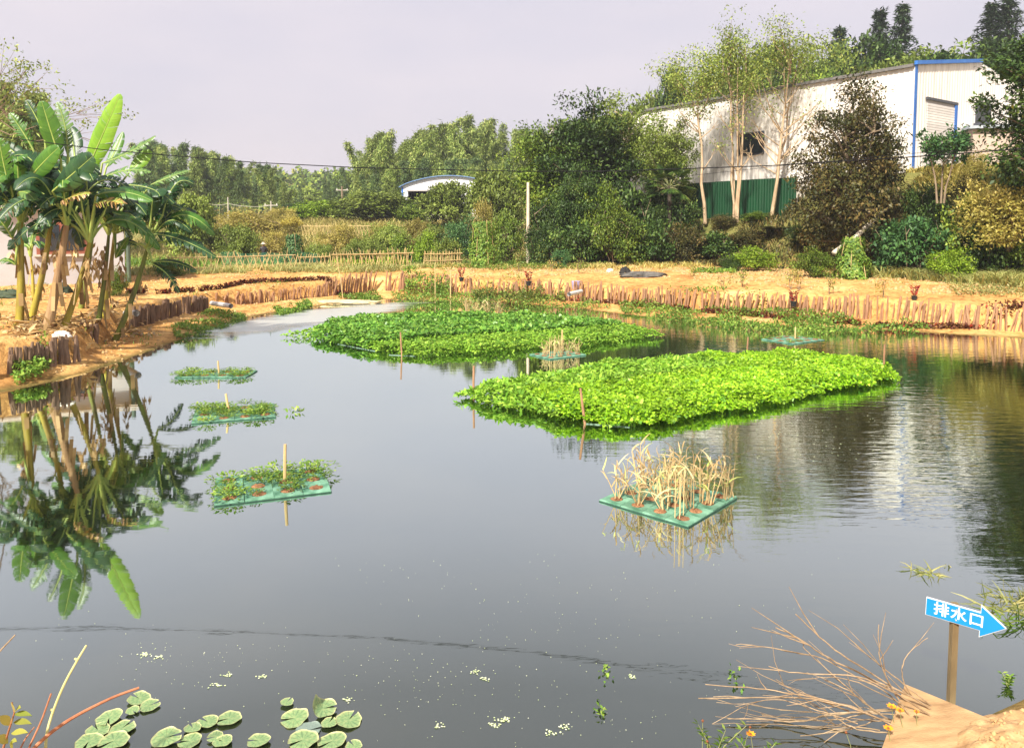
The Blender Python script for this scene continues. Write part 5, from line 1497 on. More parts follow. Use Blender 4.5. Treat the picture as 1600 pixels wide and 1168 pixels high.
raft('nearest left planter raft with green herbs and a tall upright stick', [(327, 744), (356, 783), (526, 763), (486, 726)], 4, 3, herbs(.8), [(.16, -.02, .52, .02)])
raft('middle one of the three left planter rafts, with a short leaning stick', [(304, 636), (309, 658), (434, 648), (418, 628)], 4, 3, herbs(.85), [(-.1, .1, .34, -.15)])
raft('farthest of the three left planter rafts, overgrown with herbs', [(302, 576), (283, 588), (380, 588), (390, 576)], 4, 2, herbs(.9), [(.05, 0, .3, -.08)])
def reeds(k, dry=.6):
    def f(root, x, y, s, i, j):
        r_ = rngR.random()
        if i == 0 and j == 0:
            for q in range(4):
                b = MB(); h = rngR.uniform(.4, .56); b.tube([(0, 0, 0), (rngR.normal() * .01, 0, h)], [.006, .004], 5)
                o = b.build('dry_stalk', M['bamboo_stick'], root); o.location = (x + rngR.normal() * .05, y + rngR.normal() * .05, .04)
            return
        n = 0 if r_ < .12 else 1 if r_ < .6 else 2
        for _ in range(n):
            src = REED if rngR.random() < dry else REEDG
            o = link('reed_clump', src[rngR.integers(len(src))], root); o.location = (x + rngR.normal() * .04, y + rngR.normal() * .04, .03)
            o.rotation_euler = (rngR.normal() * .08, rngR.normal() * .08, rngR.uniform(0, 6)); q = k * rngR.uniform(.75, 1.2); o.scale = (q, q, q)
    return f
raft('front right planter raft full of dry straw coloured reeds', [(930, 777), (1088, 815), (1156, 772), (1010, 742)], 4, 4, reeds(1.0))
raft('planter raft with green and yellow reeds between the two floating beds', [(825, 550), (880, 558.5), (918, 553), (864, 546)], 4, 3, reeds(.85, .15), [(.3, .2, .6, 0)])
raft('almost bare planter raft near the right bank', [(1187, 527), (1253, 535), (1292, 530), (1226, 522)], 4, 3, herbs(.22, .6), [(.1, 0, .36, 0)])
raft('small pale reed raft behind the far floating bed', [(712, 489), (720, 492), (796, 493), (790, 490)], 4, 2, reeds(1.1))

# ------------------------------------------------------------------ large floating beds
rngV = np.random.default_rng(606)
def bed_leaves(name, poly, n, leaf, hmax, m_, root, org, fold=.15, edge=.35, up=1.0, nsc=1.3, aspect=.75, hmin=.06, keep=None, szv=.35):
    xs = [p[0] for p in poly]; ys = [p[1] for p in poly]
    X = rngV.uniform(min(xs) - .2, max(xs) + .2, n * 9); Y = rngV.uniform(min(ys) - .2, max(ys) + .2, n * 9)
    sd = poly_sd(poly, X, Y) + (fbm(X * 2.4, Y * 2.4, 3) - .5) * .62 - .14
    k_ = sd < 0.0
    if keep is not None: k_ &= keep(X, Y)
    X, Y, sd = X[k_][:n], Y[k_][:n], sd[k_][:n]; m = len(X)
    hh = (hmin + hmax * (.45 + .75 * fbm(X * nsc, Y * nsc, 12)) ) * (.35 + .65 * sstep(0, -edge, sd))
    Z = .02 + hh * (1 - .55 * rngV.random(m) ** 2.0)
    N = unit(rngV, m) * .55 + np.array([0, -.12, up]); D = unit(rngV, m) * np.array([1, 1, .5])
    L = leaf * rngV.uniform(.5, 1.4 + szv * .5, m)
    me = leaves_mesh(name, np.stack([X, Y, Z], 1) - org, D, N, L, L * aspect, m_, rngV, fold)
    o = link(name, me, root); o['kind'] = 'stuff'
    return o
float_edge = mat('float_edge', (.09, .17, .12), (.18, .26, .19), .6, 6)
def bed(label, corners, name='floating_bed'):
    P_ = [W(*c) for c in corners]
    c0 = sum(P_) / len(P_); c0[2] = 0
    root = thing(name, label, 'floating bed', c0, group='large floating vegetable beds')
    return root, [tuple(p[:2]) for p in P_], c0
def bed_stake(root, org, px, pyb, h, lean):
    p = W(px, pyb, 0) - org
    b = MB(); b.tube([(0, 0, -.5), (0, 0, h * .5), (.006, 0, h)], [.024, .022, .020], 7)
    o = b.build('stake', M['stake_tan'], root); o.location = p; o.rotation_euler = (0, lean, 0)
def rim(root, org, a, b_, seg=.5):
    a = W(*a) - org; b_ = W(*b_) - org
    L = np.linalg.norm(b_ - a); n = max(1, int(L / seg)); ang = math.atan2(*(b_ - a)[1::-1])
    bm = MB(); bm.box((L / n / 2, 0, .006), (L / n - .012, .03, .018)); me = bm.mesh('float_bar', float_edge)
    for k_ in range(n):
        o = link('float_bar', me, root); o.location = a + (b_ - a) * k_ / n; o.rotation_euler.z = ang
# front bed
root, poly, org = bed('near floating bed of bright yellow green vegetables', [(728, 622), (800, 641), (965, 666), (1060, 660), (1385, 594), (1375, 577), (1235, 562), (1110, 566), (950, 582), (820, 603)])
A, B_, C_, D_ = np.array(poly[0]), np.array(poly[2]), np.array(poly[4]), np.array(poly[6])
# back-left strip of grassy fringe: distance from the back edge line A-D
ed = (D_ - A) / np.linalg.norm(D_ - A); en = np.array([ed[1], -ed[0]])
fr_f = lambda X, Y: ((X - A[0]) * en[0] + (Y - A[1]) * en[1] < .75 + .3 * fbm(X * 1.5, Y * 1.5, 44)) & ((X - A[0]) * ed[0] + (Y - A[1]) * ed[1] < 6.2) | ((X - A[0]) * ed[0] + (Y - A[1]) * ed[1] < .75)
bed_leaves('vegetable_leaves', poly, 56000, .054, .25, M['bed_bright'], root, org, keep=lambda X, Y: ~fr_f(X, Y), szv=.6)
bed_leaves('dark_vegetable_leaves', poly, 8000, .075, .22, M['bed_green'], root, org, keep=lambda X, Y: ~fr_f(X, Y))  # darker green leaves scattered among the yellow green ones
bed_leaves('grassy_fringe', poly, 15000, .10, .24, M['bed_fringe'], root, org, up=.7, aspect=.4, keep=fr_f)
rim(root, org, (912, 661.5), (985, 667.5))
bed_stake(root, org, 740, 620, .62, 0.0); bed_stake(root, org, 914, 662, .62, -.14); bed_stake(root, org, 1167, 560, .55, .02); bed_stake(root, org, 1381, 579, .62, -.02)
# far bed
root, poly, org = bed('far floating bed of dark green leafy vegetables', [(450, 527), (520, 535), (582, 546), (640, 557), (760, 552), (880, 543), (960, 535), (1024, 526), (960, 511), (880, 503), (760, 500), (640, 500), (540, 507), (500, 515)])
fl0, fl1 = W(590, 543)[:2], W(985, 515)[:2]
fe = (fl1 - fl0) / np.linalg.norm(fl1 - fl0); fn_ = np.array([fe[1], -fe[0]])
front = lambda X, Y: ((X - fl0[0]) * fn_[0] + (Y - fl0[1]) * fn_[1] > .1 + .35 * (fbm(X * 1.2, Y * 1.2, 61) - .5)) & (X > fl0[0] - .2)
tipL = lambda X, Y: X < W(505, 520)[0]
bed_leaves('vegetable_leaves', poly, 30000, .095, .27, M['bed_green'], root, org, nsc=1.5, keep=lambda X, Y: ~front(X, Y) & ~tipL(X, Y))
bed_leaves('low_leaf_mat', poly, 13000, .075, .14, M['bed_fringe'], root, org, hmin=.08, edge=.2, keep=front)
bed_leaves('creeping_tip', poly, 2000, .09, .10, M['bed_fringe'], root, org, keep=tipL)
rim(root, org, (528, 537.5), (588, 549)); rim(root, org, (608, 554.5), (650, 556.5))
bed_stake(root, org, 628, 556, .62, -.06); bed_stake(root, org, 868, 504, .5, 0)
# ------------------------------------------------------------------ arrow sign
sp = W(1486, 1088, .08)
SGN = .84
sign = thing('arrow_sign', 'blue arrow sign with white characters on a wooden post', 'sign', (sp[0], sp[1], .0))
b = MB(); b.box((0, 0, .30), (.042, .042, .92)); b.build('post', mat('post_wood', (.16, .11, .05), (.30, .22, .11), .9, 6, .5, 30, stretch=(1, 1, .2)), sign)
blue = mat('sign_blue', (.006, .23, .52), (.009, .26, .57), .35, 3)
white = mat('sign_white', (.74, .74, .75), (.8, .8, .8), .5)
yaw = R(-37)
arrow = [(-.225, -.075), (.165, -.075), (.165, -.132), (.345, .004), (.165, .138), (.165, .075), (-.225, .075)]
b = MB(); b.prism(arrow, .020); bd = b.build('arrow_board', white, sign)
bd.location = (.03 * math.cos(yaw) - .03, -.035, .70); bd.rotation_euler = (0, R(1.5), yaw); bd.scale = (SGN,) * 3
ins = .004
face_p = [(-.225 + ins, -.075 + ins), (.165 + ins, -.075 + ins), (.165 + ins, -.132 + ins * 2.4), (.345 - ins * 1.6, .004), (.165 + ins, .138 - ins * 2.4), (.165 + ins, .075 - ins), (-.225 + ins, .075 - ins)]
b = MB(); b.prism(face_p, .002); fc = b.build('arrow_face', blue, bd); fc.location.y = -.0115
tcu = bpy.data.curves.new('lettering', 'FONT'); tcu.body = '排水口'; tcu.size = .118; tcu.align_x = 'CENTER'; tcu.align_y = 'CENTER'; tcu.offset = .0016; tcu.extrude = .0006; tcu.space_character = 1.12
tmp = bpy.data.objects.new('lettering', tcu); COL.objects.link(tmp)
bpy.context.view_layer.update()
lme = bpy.data.meshes.new_from_object(tmp.evaluated_get(bpy.context.evaluated_depsgraph_get()))
bpy.data.objects.remove(tmp)
lme.materials.clear(); lme.materials.append(white)
lt = link('lettering', lme, bd); lt.rotation_euler = (R(90), 0, 0); lt.location = (.015, -.0136, 0)
for k_ in (-.045, .045):
    b = MB(); b.tube([(0, -.014, k_), (0, -.017, k_)], .006, 8); b.build('screw', M['concrete'], bd)

# ------------------------------------------------------------------ board on the near shore
ply = mat('plywood', (.26, .155, .07), (.48, .31, .15), .85, 5, .3, 50, stretch=(1, 2.5, 1), detail=9)
A, B_, C_ = W(1414, 1068, .30), W(1580, 1136, .34), W(1372, 1185, .24)
D_ = B_ + (C_ - A)
nrm = norm(np.cross(B_ - A, C_ - A)); nrm = nrm if nrm[2] > 0 else -nrm
b = MB(); q = [A, B_, D_, C_]
b.add([p for p in q] + [p - nrm * .035 for p in q], [(0, 3, 2, 1), (4, 5, 6, 7), (0, 1, 5, 4), (1, 2, 6, 5), (2, 3, 7, 6), (3, 0, 4, 7)])
tag(b.build('board', ply), 'tan wooden board lying on the near shore beside the sign', 'board')
# earth mound over the board's end
rngM = np.random.default_rng(12)
mc = W(1690, 1205, .30)
n = 56
xs = np.linspace(-1, 1, n); X, Y = np.meshgrid(xs, xs)
Z = np.maximum(0, 1 - (X ** 2 + Y ** 2)) ** .8 * .11 + .11 * (fbm(X * 5 + 9, Y * 5, 2, 5) - .5) - .05
idx = np.arange(n * n).reshape(n, n)
Z = Z - .35 * np.maximum(0, np.sqrt(X ** 2 + Y ** 2) - .92)
me = np_mesh('soil_mound', np.stack([X * .62, Y * .5, Z], -1), np.stack([idx[:-1, :-1], idx[:-1, 1:], idx[1:, 1:], idx[1:, :-1]], -1).reshape(-1, 4), mat('loose_soil', (.34, .19, .08), (.56, .36, .17), .95, 14, .35, 40), smooth=True)
o = tag(link('soil_mound', me), 'loose orange soil heap over the end of the tan board', 'soil'); o.location = (mc[0], mc[1], .38)

# clods and pebbles
def clods(label, pts, smin, smax, m_, rng):
    n = len(pts)
    base_v = np.array([(1, 0, -.2), (-.4, .9, -.2), (-.5, -.8, -.2), (.1, .1, .75), (.7, .7, .2), (-.9, 0, .3)])
    fc = np.array([(0, 4, 3), (4, 1, 3), (1, 5, 3), (5, 2, 3), (2, 0, 3), (0, 1, 4), (1, 2, 5)])
    sc_ = rng.uniform(smin, smax, n) ** 1.0
    an = rng.uniform(0, 6.28, n); c_, s_ = np.cos(an), np.sin(an)
    v = base_v[None] * (1 + rng.normal(size=(n, 6, 3)) * .22)
    v = np.stack([v[..., 0] * c_[:, None] - v[..., 1] * s_[:, None], v[..., 0] * s_[:, None] + v[..., 1] * c_[:, None], v[..., 2]], -1) * sc_[:, None, None] + np.asarray(pts)[:, None, :]
    f = (fc[None] + (np.arange(n) * 6)[:, None, None]).reshape(-1, 3)
    return tag(link('soil_clods', np_mesh('soil_clods', v.reshape(-1, 3), f, m_)), label, 'clods', kind='stuff')
clod_m = mat('soil_clod', (.42, .24, .10), (.68, .46, .21), .95, 5)
rngC = np.random.default_rng(66)
def strip_pts(n, poly):
    xs = [p[0] for p in poly]; ys = [p[1] for p in poly]
    X = rngC.uniform(min(xs), max(xs), n * 3); Y = rngC.uniform(min(ys), max(ys), n * 3)
    k_ = inpoly(poly, X, Y) & (fbm(X * .8, Y * .8, 19) > .42); X, Y = X[k_][:n], Y[k_][:n]
    return np.stack([X, Y, H(X, Y)], 1)
clods('loose clods of earth over the right terrace', strip_pts(4200, [(-3, 36), (4, 35.5), (9, 31), (13, 27.5), (18, 25), (24, 26), (22, 33), (14, 40), (6, 44), (-4, 43)]), .03, .10, clod_m, rngC)
clods('loose clods of earth over the left bank', strip_pts(2600, [(-14.5, 15), (-10.2, 16.5), (-9, 21), (-9.5, 27), (-7, 33), (-7, 37), (-20, 34), (-20, 20)]), .02, .075, clod_m, rngC)
gi = rngC.integers(3, 53, (420, 2)); gi = gi[(X[gi[:, 0], gi[:, 1]] ** 2 + Y[gi[:, 0], gi[:, 1]] ** 2) < .8]
mp_ = np.stack([mc[0] + X[gi[:, 0], gi[:, 1]] * .62, mc[1] + Y[gi[:, 0], gi[:, 1]] * .5, .38 + Z[gi[:, 0], gi[:, 1]]], 1)
clods('crumbly earth on the soil heap by the board', mp_, .006, .022, clod_m, rngC)
q = np.stack([rngC.uniform(2.2, 4.0, 900), rngC.uniform(3.6, 5.0, 900)], 1)
k_ = (poly_sd(POND, q[:, 0], q[:, 1]) > .08)
q = q[k_]
clods('crumbs of earth on the near shore by the board', np.stack([q[:, 0], q[:, 1], H(q[:, 0], q[:, 1])], 1), .006, .024, mat('near_clod', (.24, .13, .055), (.46, .29, .13), .95, 9), rngC)

# ------------------------------------------------------------------ heap of bare branches
twig_m = mat('dry_twig', (.20, .13, .07), (.46, .34, .21), .85, 10, .4, 60)
def z3(x, y): return 1080 + .325 * x, 850 + .325 * y
TW = [[(1400, 1000), (1240, 860), (1100, 750), (970, 690), (740, 540), (630, 460), (505, 335)], [(1330, 1000), (1150, 900), (900, 840), (760, 770), (540, 735), (370, 735), (35, 740)],
      [(1200, 900), (1000, 720), (860, 640), (660, 550), (530, 460), (405, 395)], [(1120, 860), (930, 700), (780, 630), (640, 545), (500, 520), (330, 485), (215, 480)], [(1330, 960), (1020, 670), (880, 560), (780, 475)],
      [(1100, 900), (950, 670), (905, 560), (900, 385)], [(1240, 960), (1040, 720), (1005, 600), (1040, 520), (1135, 450)], [(1150, 820), (960, 700), (800, 625), (480, 620), (375, 585)],
      [(1180, 980), (900, 830), (700, 760), (500, 715), (300, 690), (70, 675)], [(1120, 960), (860, 880), (640, 880), (350, 860), (100, 860)], [(1330, 980), (1290, 950), (1000, 850), (880, 845), (740, 900), (520, 1000)],
      [(1050, 900), (800, 850), (650, 810), (480, 800), (300, 770), (120, 760)], [(900, 1000), (700, 960), (520, 930), (360, 930), (170, 985)], [(1100, 1020), (1000, 930), (850, 780), (700, 640), (540, 500), (540, 475)],
      [(900, 1010), (700, 960), (560, 830)], [(1100, 930), (900, 900), (620, 880), (460, 900), (330, 985)], [(1020, 900), (870, 790), (760, 700), (640, 655)], [(800, 860), (620, 800), (420, 740), (310, 750), (100, 860)],
      [(1000, 760), (760, 640), (620, 640), (500, 650)], [(760, 800), (560, 730), (470, 690), (410, 650)], [(1000, 1000), (860, 900), (720, 860), (430, 890), (340, 820)], [(960, 980), (800, 900), (690, 830), (600, 770), (440, 690)]]
for i, pl in enumerate(TW):
    dd = 4.72 + rngM.uniform(-.22, .2); ctrl = [V(*z3(x, y), dd + .10 * k_ / len(pl) + rngM.normal() * .01) for k_, (x, y) in enumerate(pl)]
    ctrl = np.array(ctrl); ctrl[:, 2] = np.maximum(ctrl[:, 2], np.where(np.arange(len(ctrl)) < 2, .12, .03))
    # smooth
    tt = np.linspace(0, len(ctrl) - 1, len(ctrl) * 4)
    path = np.stack([np.interp(tt, np.arange(len(ctrl)), ctrl[:, k_]) for k_ in range(3)], 1)
    for _ in range(3): path[1:-1] = (path[:-2] + path[1:-1] * 2 + path[2:]) / 4
    path += rngM.normal(size=path.shape) * .0022
    r0 = rngM.uniform(.0035, .0065) if i > 2 else .008
    o0 = path[0].copy()
    tubes = [(path - o0, np.linspace(r0, r0 * .4, len(path)))]
    for _ in range(rngM.integers(2, 5)):
        j = rngM.integers(len(path) // 3, len(path) - 2)
        dv = norm(path[j + 1] - path[j]); e = path[j] + dv * rngM.uniform(.1, .3) + rngM.normal(size=3) * np.array([.05, .03, .06])
        tubes.append((np.array([path[j], (path[j] + e) / 2 + rngM.normal(size=3) * .008, e]) - o0, np.array([r0 * .5, r0 * .4, r0 * .2])))
    o = link('dry_branch', tubes_mesh('dry_branch', tubes, twig_m, 6)); o.location = o0
    tag(o, 'bare dry branch in the heap left of the arrow sign', 'branch', 'heap of bare branches')

# ------------------------------------------------------------------ orange cosmos flowers and weeds on the near shore
petal_m = mat('petal_orange', (.72, .22, .01), (.85, .36, .015), .6, 20)
bud_m = mat('flower_bud', (.16, .05, .02), (.30, .10, .03), .8)
def flower(label, px, py, d, stem_dx=.02, size=.03, open_=True, tilt=.3):
    p = V(px, py, d); g = max(0.0, Hs(p[0] + stem_dx, d))
    root = thing('cosmos_flower', label, 'flower', (p[0] + stem_dx, d, g - .02), group='orange cosmos flowers on the near shore')
    h = p[2] - g + .02
    path = np.array([(0, 0, 0), (-stem_dx * .3, 0, h * .5), (-stem_dx, 0, h)])
    link('stem', tubes_mesh('stem', [(path, np.array([.003, .0025, .002]))], M['culm'], 5), root)
    if open_:
        for k_ in range(8):
            a = k_ * .785 + rngM.random() * .1
            dv = np.array([math.cos(a), math.sin(a) * .8 - tilt * .3, .35])
            v, f = leaf_arrays(path[-1][None, :], dv[None, :], np.array([[0, -tilt, 1.0]]), size * 1.1, size * .75, .1)
            link('petal', np_mesh('petal', v, f, petal_m), root)
    b = MB(); b.tube([path[-1] + np.array([0, 0, -.006]), path[-1] + np.array([0, 0, .004]), path[-1] + np.array([0, 0, .012])], [.004, .009, .003], 7); b.build('flower_head', bud_m, root)
flower('open orange flower at the bottom, left of the branch heap', 1173, 1147, 4.6)
flower('orange flower over the left edge of the tan board', 1393, 1104, 4.55, .05)
flower('second orange flower just right of the one on the board edge', 1406, 1110, 4.5, .05, .026)
flower('low orange flower over the lower edge of the board', 1388, 1138, 4.4, .04)
flower('small orange flower at the tip of an upright twig', 1432, 1112, 4.5, .02, .018)
flower('orange flower at the right edge among the water weeds', 1593, 971, 6.6, .0, .05)
for px, py in ((1098, 1126), (1105, 1158), (1172, 1136), (1438, 1147), (1462, 1163), (1416, 1156), (1322, 1144)):
    flower('dark round seed head on a thin stem by the branch heap', px, py, 4.45 + rngM.random() * .2, rngM.normal() * .03, .02, False)
def weed(label, px, pyb, d, h, n, m_, name='weed', leaf=.05, z=None):
    p = V(px, pyb, d); z = max(Hs(p[0], p[1]), 0) - .02 if z is None else z
    root = thing(name, label, 'weed', (p[0], p[1], z))
    rng = np.random.default_rng(int(px * 3 + pyb))
    stems, P, D = [], [], []
    for _ in range(n):
        e = np.array([rng.normal() * .3 * h, rng.normal() * .2 * h, h * rng.uniform(.6, 1.1)])
        stems.append((np.array([(0, 0, 0), e * np.array([.3, .3, .55]), e]), np.array([.004, .003, .0015])))
        for t_ in np.linspace(.2, 1, 9):
            q = e * np.array([.3, .3, .55]) * 2 * t_ * (1 - t_) + e * t_ * t_
            for s_ in (-1, 1): P.append(q); a = rng.uniform(0, 6.28); D.append((math.cos(a), math.sin(a), .5))
    link('stem', tubes_mesh('stem', stems, M['culm'], 5), root)
    P = np.array(P); D = np.array(D)
    link('leaves', leaves_mesh('leaves', P, D, unit(rng, len(P)) * .5 + np.array([0, 0, 1]), leaf, leaf * .3, m_, rng), root)
weed('fine leaved green weed at the bottom, beside the open orange flower', 1117, 1185, 4.5, .30, 5, M['grass_green'])
weed('green weed in the water right of the board', 1572, 1112, 5.35, .10, 4, M['bank_leaf'], leaf=.045)
weed('green weed at the bottom under the branch heap', 1180, 1190, 4.45, .25, 4, M['grass_green'])

# emergent water weeds
def water_weed(label, px, py, n, r_, L, m_=None):
    p = W(px, py)
    rng = np.random.default_rng(int(px))
    P = np.stack([rng.normal(size=n) * r_, rng.normal(size=n) * r_ * .7, np.full(n, -.02)], 1)
    D = np.stack([rng.normal(size=n) * .9, rng.normal(size=n) * .7, np.abs(rng.normal(size=n)) * .5 + .18], 1)
    o = link('water_weed', blades_mesh('water_weed', P, D, L * rng.uniform(.5, 1.2, n), .013, .35, m_ or M['grass_pale'], rng, 3)); o.location = p
    return tag(o, label, 'water weed', 'grassy weeds standing in the water at the right')
water_weed('small tuft of pale water grass above the arrow sign', 1445, 893, 42, .06, .17)
water_weed('tiny sprig of water grass right of the tuft above the sign', 1482, 884, 16, .05, .10)
water_weed('large tangle of water grass at the right edge', 1592, 945, 110, .14, .26)
water_weed('second tangle of water grass at the right edge nearer the sign tip', 1606, 975, 60, .10, .24, M['grass_green'])

# ------------------------------------------------------------------ lily pads
pad_m, t, b = nodes('lily_pad')
tcn = t.nodes.new('ShaderNodeTexCoord')
nz_ = t.nodes.new('ShaderNodeTexNoise'); nz_.inputs['Scale'].default_value = 3.5; nz_.inputs['Detail'].default_value = 4
t.links.new(tcn.outputs['Object'], nz_.inputs['Vector'])
r_ = ramp(t, [(.3, (.12, .22, .095)), (.5, (.20, .31, .125)), (.75, (.34, .39, .17))]); t.links.new(nz_.outputs['Fac'], r_.inputs['Fac'])
sxp = t.nodes.new('ShaderNodeSeparateXYZ'); t.links.new(tcn.outputs['Object'], sxp.inputs[0])
atn = t.nodes.new('ShaderNodeMath'); atn.operation = 'ARCTAN2'; t.links.new(sxp.outputs['Y'], atn.inputs[0]); t.links.new(sxp.outputs['X'], atn.inputs[1])
mlt = t.nodes.new('ShaderNodeMath'); mlt.operation = 'MULTIPLY'; mlt.inputs[1].default_value = 13; t.links.new(atn.outputs[0], mlt.inputs[0])
snn = t.nodes.new('ShaderNodeMath'); snn.operation = 'SINE'; t.links.new(mlt.outputs[0], snn.inputs[0])
vrm = t.nodes.new('ShaderNodeMapRange'); vrm.inputs[1].default_value = .6; vrm.inputs[2].default_value = 1.0; vrm.inputs[3].default_value = 1.0; vrm.inputs[4].default_value = .62; t.links.new(snn.outputs[0], vrm.inputs[0])
vhs = t.nodes.new('ShaderNodeHueSaturation'); t.links.new(vrm.outputs[0], vhs.inputs['Value']); t.links.new(r_.outputs['Color'], vhs.inputs['Color'])
ap = t.nodes.new('ShaderNodeAttribute'); ap.attribute_name = 'rnd'
mxp = t.nodes.new('ShaderNodeMix'); mxp.data_type = 'RGBA'; mxp.inputs[7].default_value = (.50, .50, .24, 1)
t.links.new(ap.outputs['Fac'], mxp.inputs[0]); t.links.new(vhs.outputs['Color'], mxp.inputs[6]); t.links.new(mxp.outputs[2], b.inputs['Base Color'])
b.inputs['Roughness'].default_value = .45
pad_dull = mat('lily_pad_sunken', (.14, .20, .17), (.22, .28, .23), .5, 8)
def pad_mesh(seed, curl=0.0, m_=None):
    rng = np.random.default_rng(seed)
    n = 34; rings = [0, .35, .7, .92, 1.0, 1.03]; zz = [0, .012, .006, .004, .022, .055]
    a = np.linspace(.16, 2 * math.pi - .16, n)
    wob = 1 + .05 * np.sin(a * 3 + rng.random() * 6) + .03 * np.sin(a * 7 + rng.random() * 6) + rng.normal(size=n) * .006
    v = []
    for r__, z in zip(rings, zz):
        rr_ = r__ * wob
        zc = z * (1 + .5 * np.sin(a * 5 + seed)) + curl * np.clip(np.sin(a - 1.2), 0, 1) ** 2 * r__ ** 2
        shr = 1 - (curl * .55) * np.clip(np.sin(a - 1.2), 0, 1) ** 2 * r__
        v.append(np.stack([np.cos(a) * rr_ * shr, np.sin(a) * rr_ * shr, zc], 1))
    v = np.concatenate(v)
    f = [(i * n + k_, i * n + k_ + 1, (i + 1) * n + k_ + 1, (i + 1) * n + k_) for i in range(len(rings) - 1) for k_ in range(n - 1)]
    rn = [[0, 0, .05, .45, .9][i] for i in range(len(rings) - 1) for k_ in range(n - 1)]
    return np_mesh('lily_pad', v, f, m_ or pad_m, rnd=rn, smooth=True)
PADS = [pad_mesh(k_) for k_ in range(5)]; PADC = pad_mesh(9, .9); PADS2 = pad_mesh(10, 0, pad_dull)
def z4(x, y): return x * .25, 960 + y * .25
def z5(x, y): return 380 + x * .2625, 960 + y * .2625
GA = 'left lily cluster by the red brown stick'; GB = 'middle lily cluster'; GC = 'right lily cluster with the curled pad'
pads = [(z4(870, 520), 36, GA, 'lily pad at the top of the left cluster'), (z4(935, 567), 33, GA, 'lily pad touching the top pad of the left cluster on its right'), (z4(830, 601), 20, GA, 'small lily pad below the top two pads of the left cluster'),
        (z4(683, 650), 39, GA, 'lily pad with a pale rim in the left cluster, right beside the stick tip line'), (z4(765, 705), 39, GA, 'lily pad at the right of the left cluster'), (z4(612, 720), 36, GA, 'grey green lily pad at the left of the left cluster'),
        (z4(555, 795), 43, GA, 'large lily pad at the lower left of the left cluster'), (z4(712, 795), 44, GA, 'large notched lily pad at the bottom of the left cluster'),
        (z4(1430, 645), 41, GB, 'large pale rimmed lily pad at the top right of the middle cluster'), (z4(1298, 668), 32, GB, 'lily pad tucked left of the large pale rimmed pad'), (z4(1205, 710), 29, GB, 'small lily pad in the centre of the middle cluster'),
        (z4(1040, 775), 50, GB, 'largest lily pad at the left of the middle cluster'), (z4(1185, 785), 40, GB, 'lily pad right of the largest one in the middle cluster'), (z4(1345, 762), 27, GB, 'lily pad of a touching pair below the large rimmed pad, upper one'),
        (z4(1392, 793), 30, GB, 'lily pad of a touching pair below the large rimmed pad, lower one'), (z5(90, 755), 37, GC, 'lily pad alone between the middle and right clusters'), (z5(305, 613), 47, GC, 'cupped lily pad at the left of the curled pad'),
        (z5(630, 625), 40, GC, 'cupped lily pad at the right of the curled pad'), (z5(512, 645), 28, GC, 'small torn lily pad between the cupped pads'), (z5(355, 752), 48, GC, 'large notched lily pad at the bottom edge, left one of two'),
        (z5(530, 748), 50, GC, 'large notched lily pad at the bottom edge, right one of two'), (z5(658, 778), 26, GC, 'small lily pad cut by the bottom edge at the right'), (z5(262, 522), 20, GC, 'little half sunken lily pad above the right cluster')]
for i, ((px, py), dia, grp, lab) in enumerate(pads):
    p = W(px, py, .012)
    rad = dia * p[1] / 1180 / 2 * rngM.uniform(.90, 1.04)
    o = link('lily_pad', PADS[i % 5], None); o.location = (p[0], p[1], .010 + .004 * (i % 4)); o.scale = (rad, rad, rad); o.rotation_euler = (rngM.normal() * .05, rngM.normal() * .05, rngM.uniform(0, 6.28))
    tag(o, lab, 'lily pad', grp)
for (px, py), dia, me, lab in ((z5(475, 565), 46, PADC, 'curled lily pad standing up at the back of the right cluster'), (z5(390, 680), 40, PADS2, 'dull sunken lily pad below the curled one')):
    p = W(px, py, .01); rad = dia * p[1] / 1180 / 2
    o = link('lily_pad', me); o.location = (p[0], p[1], .004 if me is PADS2 else .02); o.scale = (rad,) * 3; o.rotation_euler.z = .3
    tag(o, lab, 'lily pad', GC)

# ------------------------------------------------------------------ duckweed flecks, floating string
P, sz = [], []
for cx, cy, n, sp_ in ((240, 1020, 40, 45), (300, 1040, 40, 50), (420, 1010, 30, 40), (560, 1060, 60, 80), (640, 1080, 50, 70), (700, 1030, 50, 80), (760, 1090, 40, 80), (940, 1135, 40, 50), (850, 1000, 70, 90), (760, 940, 60, 110), (900, 920, 40, 90), (1150, 950, 40, 120), (620, 890, 30, 60), (980, 1060, 50, 120), (120, 1010, 30, 100), (350, 1080, 30, 80), (700, 1130, 40, 130)):
    for _ in range(int(n * .6)):
        px, py = cx + rngM.normal() * sp_, cy + rngM.normal() * sp_ * .4
        if py > 860: P.append(W(px, py, .004)); sz.append(rngM.uniform(.004, .011) * (1 if py > 960 else 1.2))
for _ in range(16):
    c = W(rngM.uniform(180, 1000), rngM.uniform(1000, 1150), .004)
    for k_ in range(14): P.append(c + np.array([rngM.normal() * .022, rngM.normal() * .014, .001 * (k_ % 3)])); sz.append(.016)
for _ in range(160):       # blown flecks out on the ruffled right
    P.append(W(rngM.uniform(1180, 1560), rngM.uniform(590, 720), .004)); sz.append(.022)
P = np.array(P); n = len(P)
o = link('duckweed', leaves_mesh('duckweed', P, unit(rngM, n) * np.array([1, 1, .02]), np.tile([0, 0, 1.0], (n, 1)), np.array(sz), np.array(sz) * .8, leafmat('duckweed', [(0, (.42, .52, .25)), (.6, (.60, .66, .36)), (1, (.72, .74, .58))], .1), rngM, .0))
tag(o, 'pale duckweed flecks floating on the near water', 'duckweed', kind='stuff')
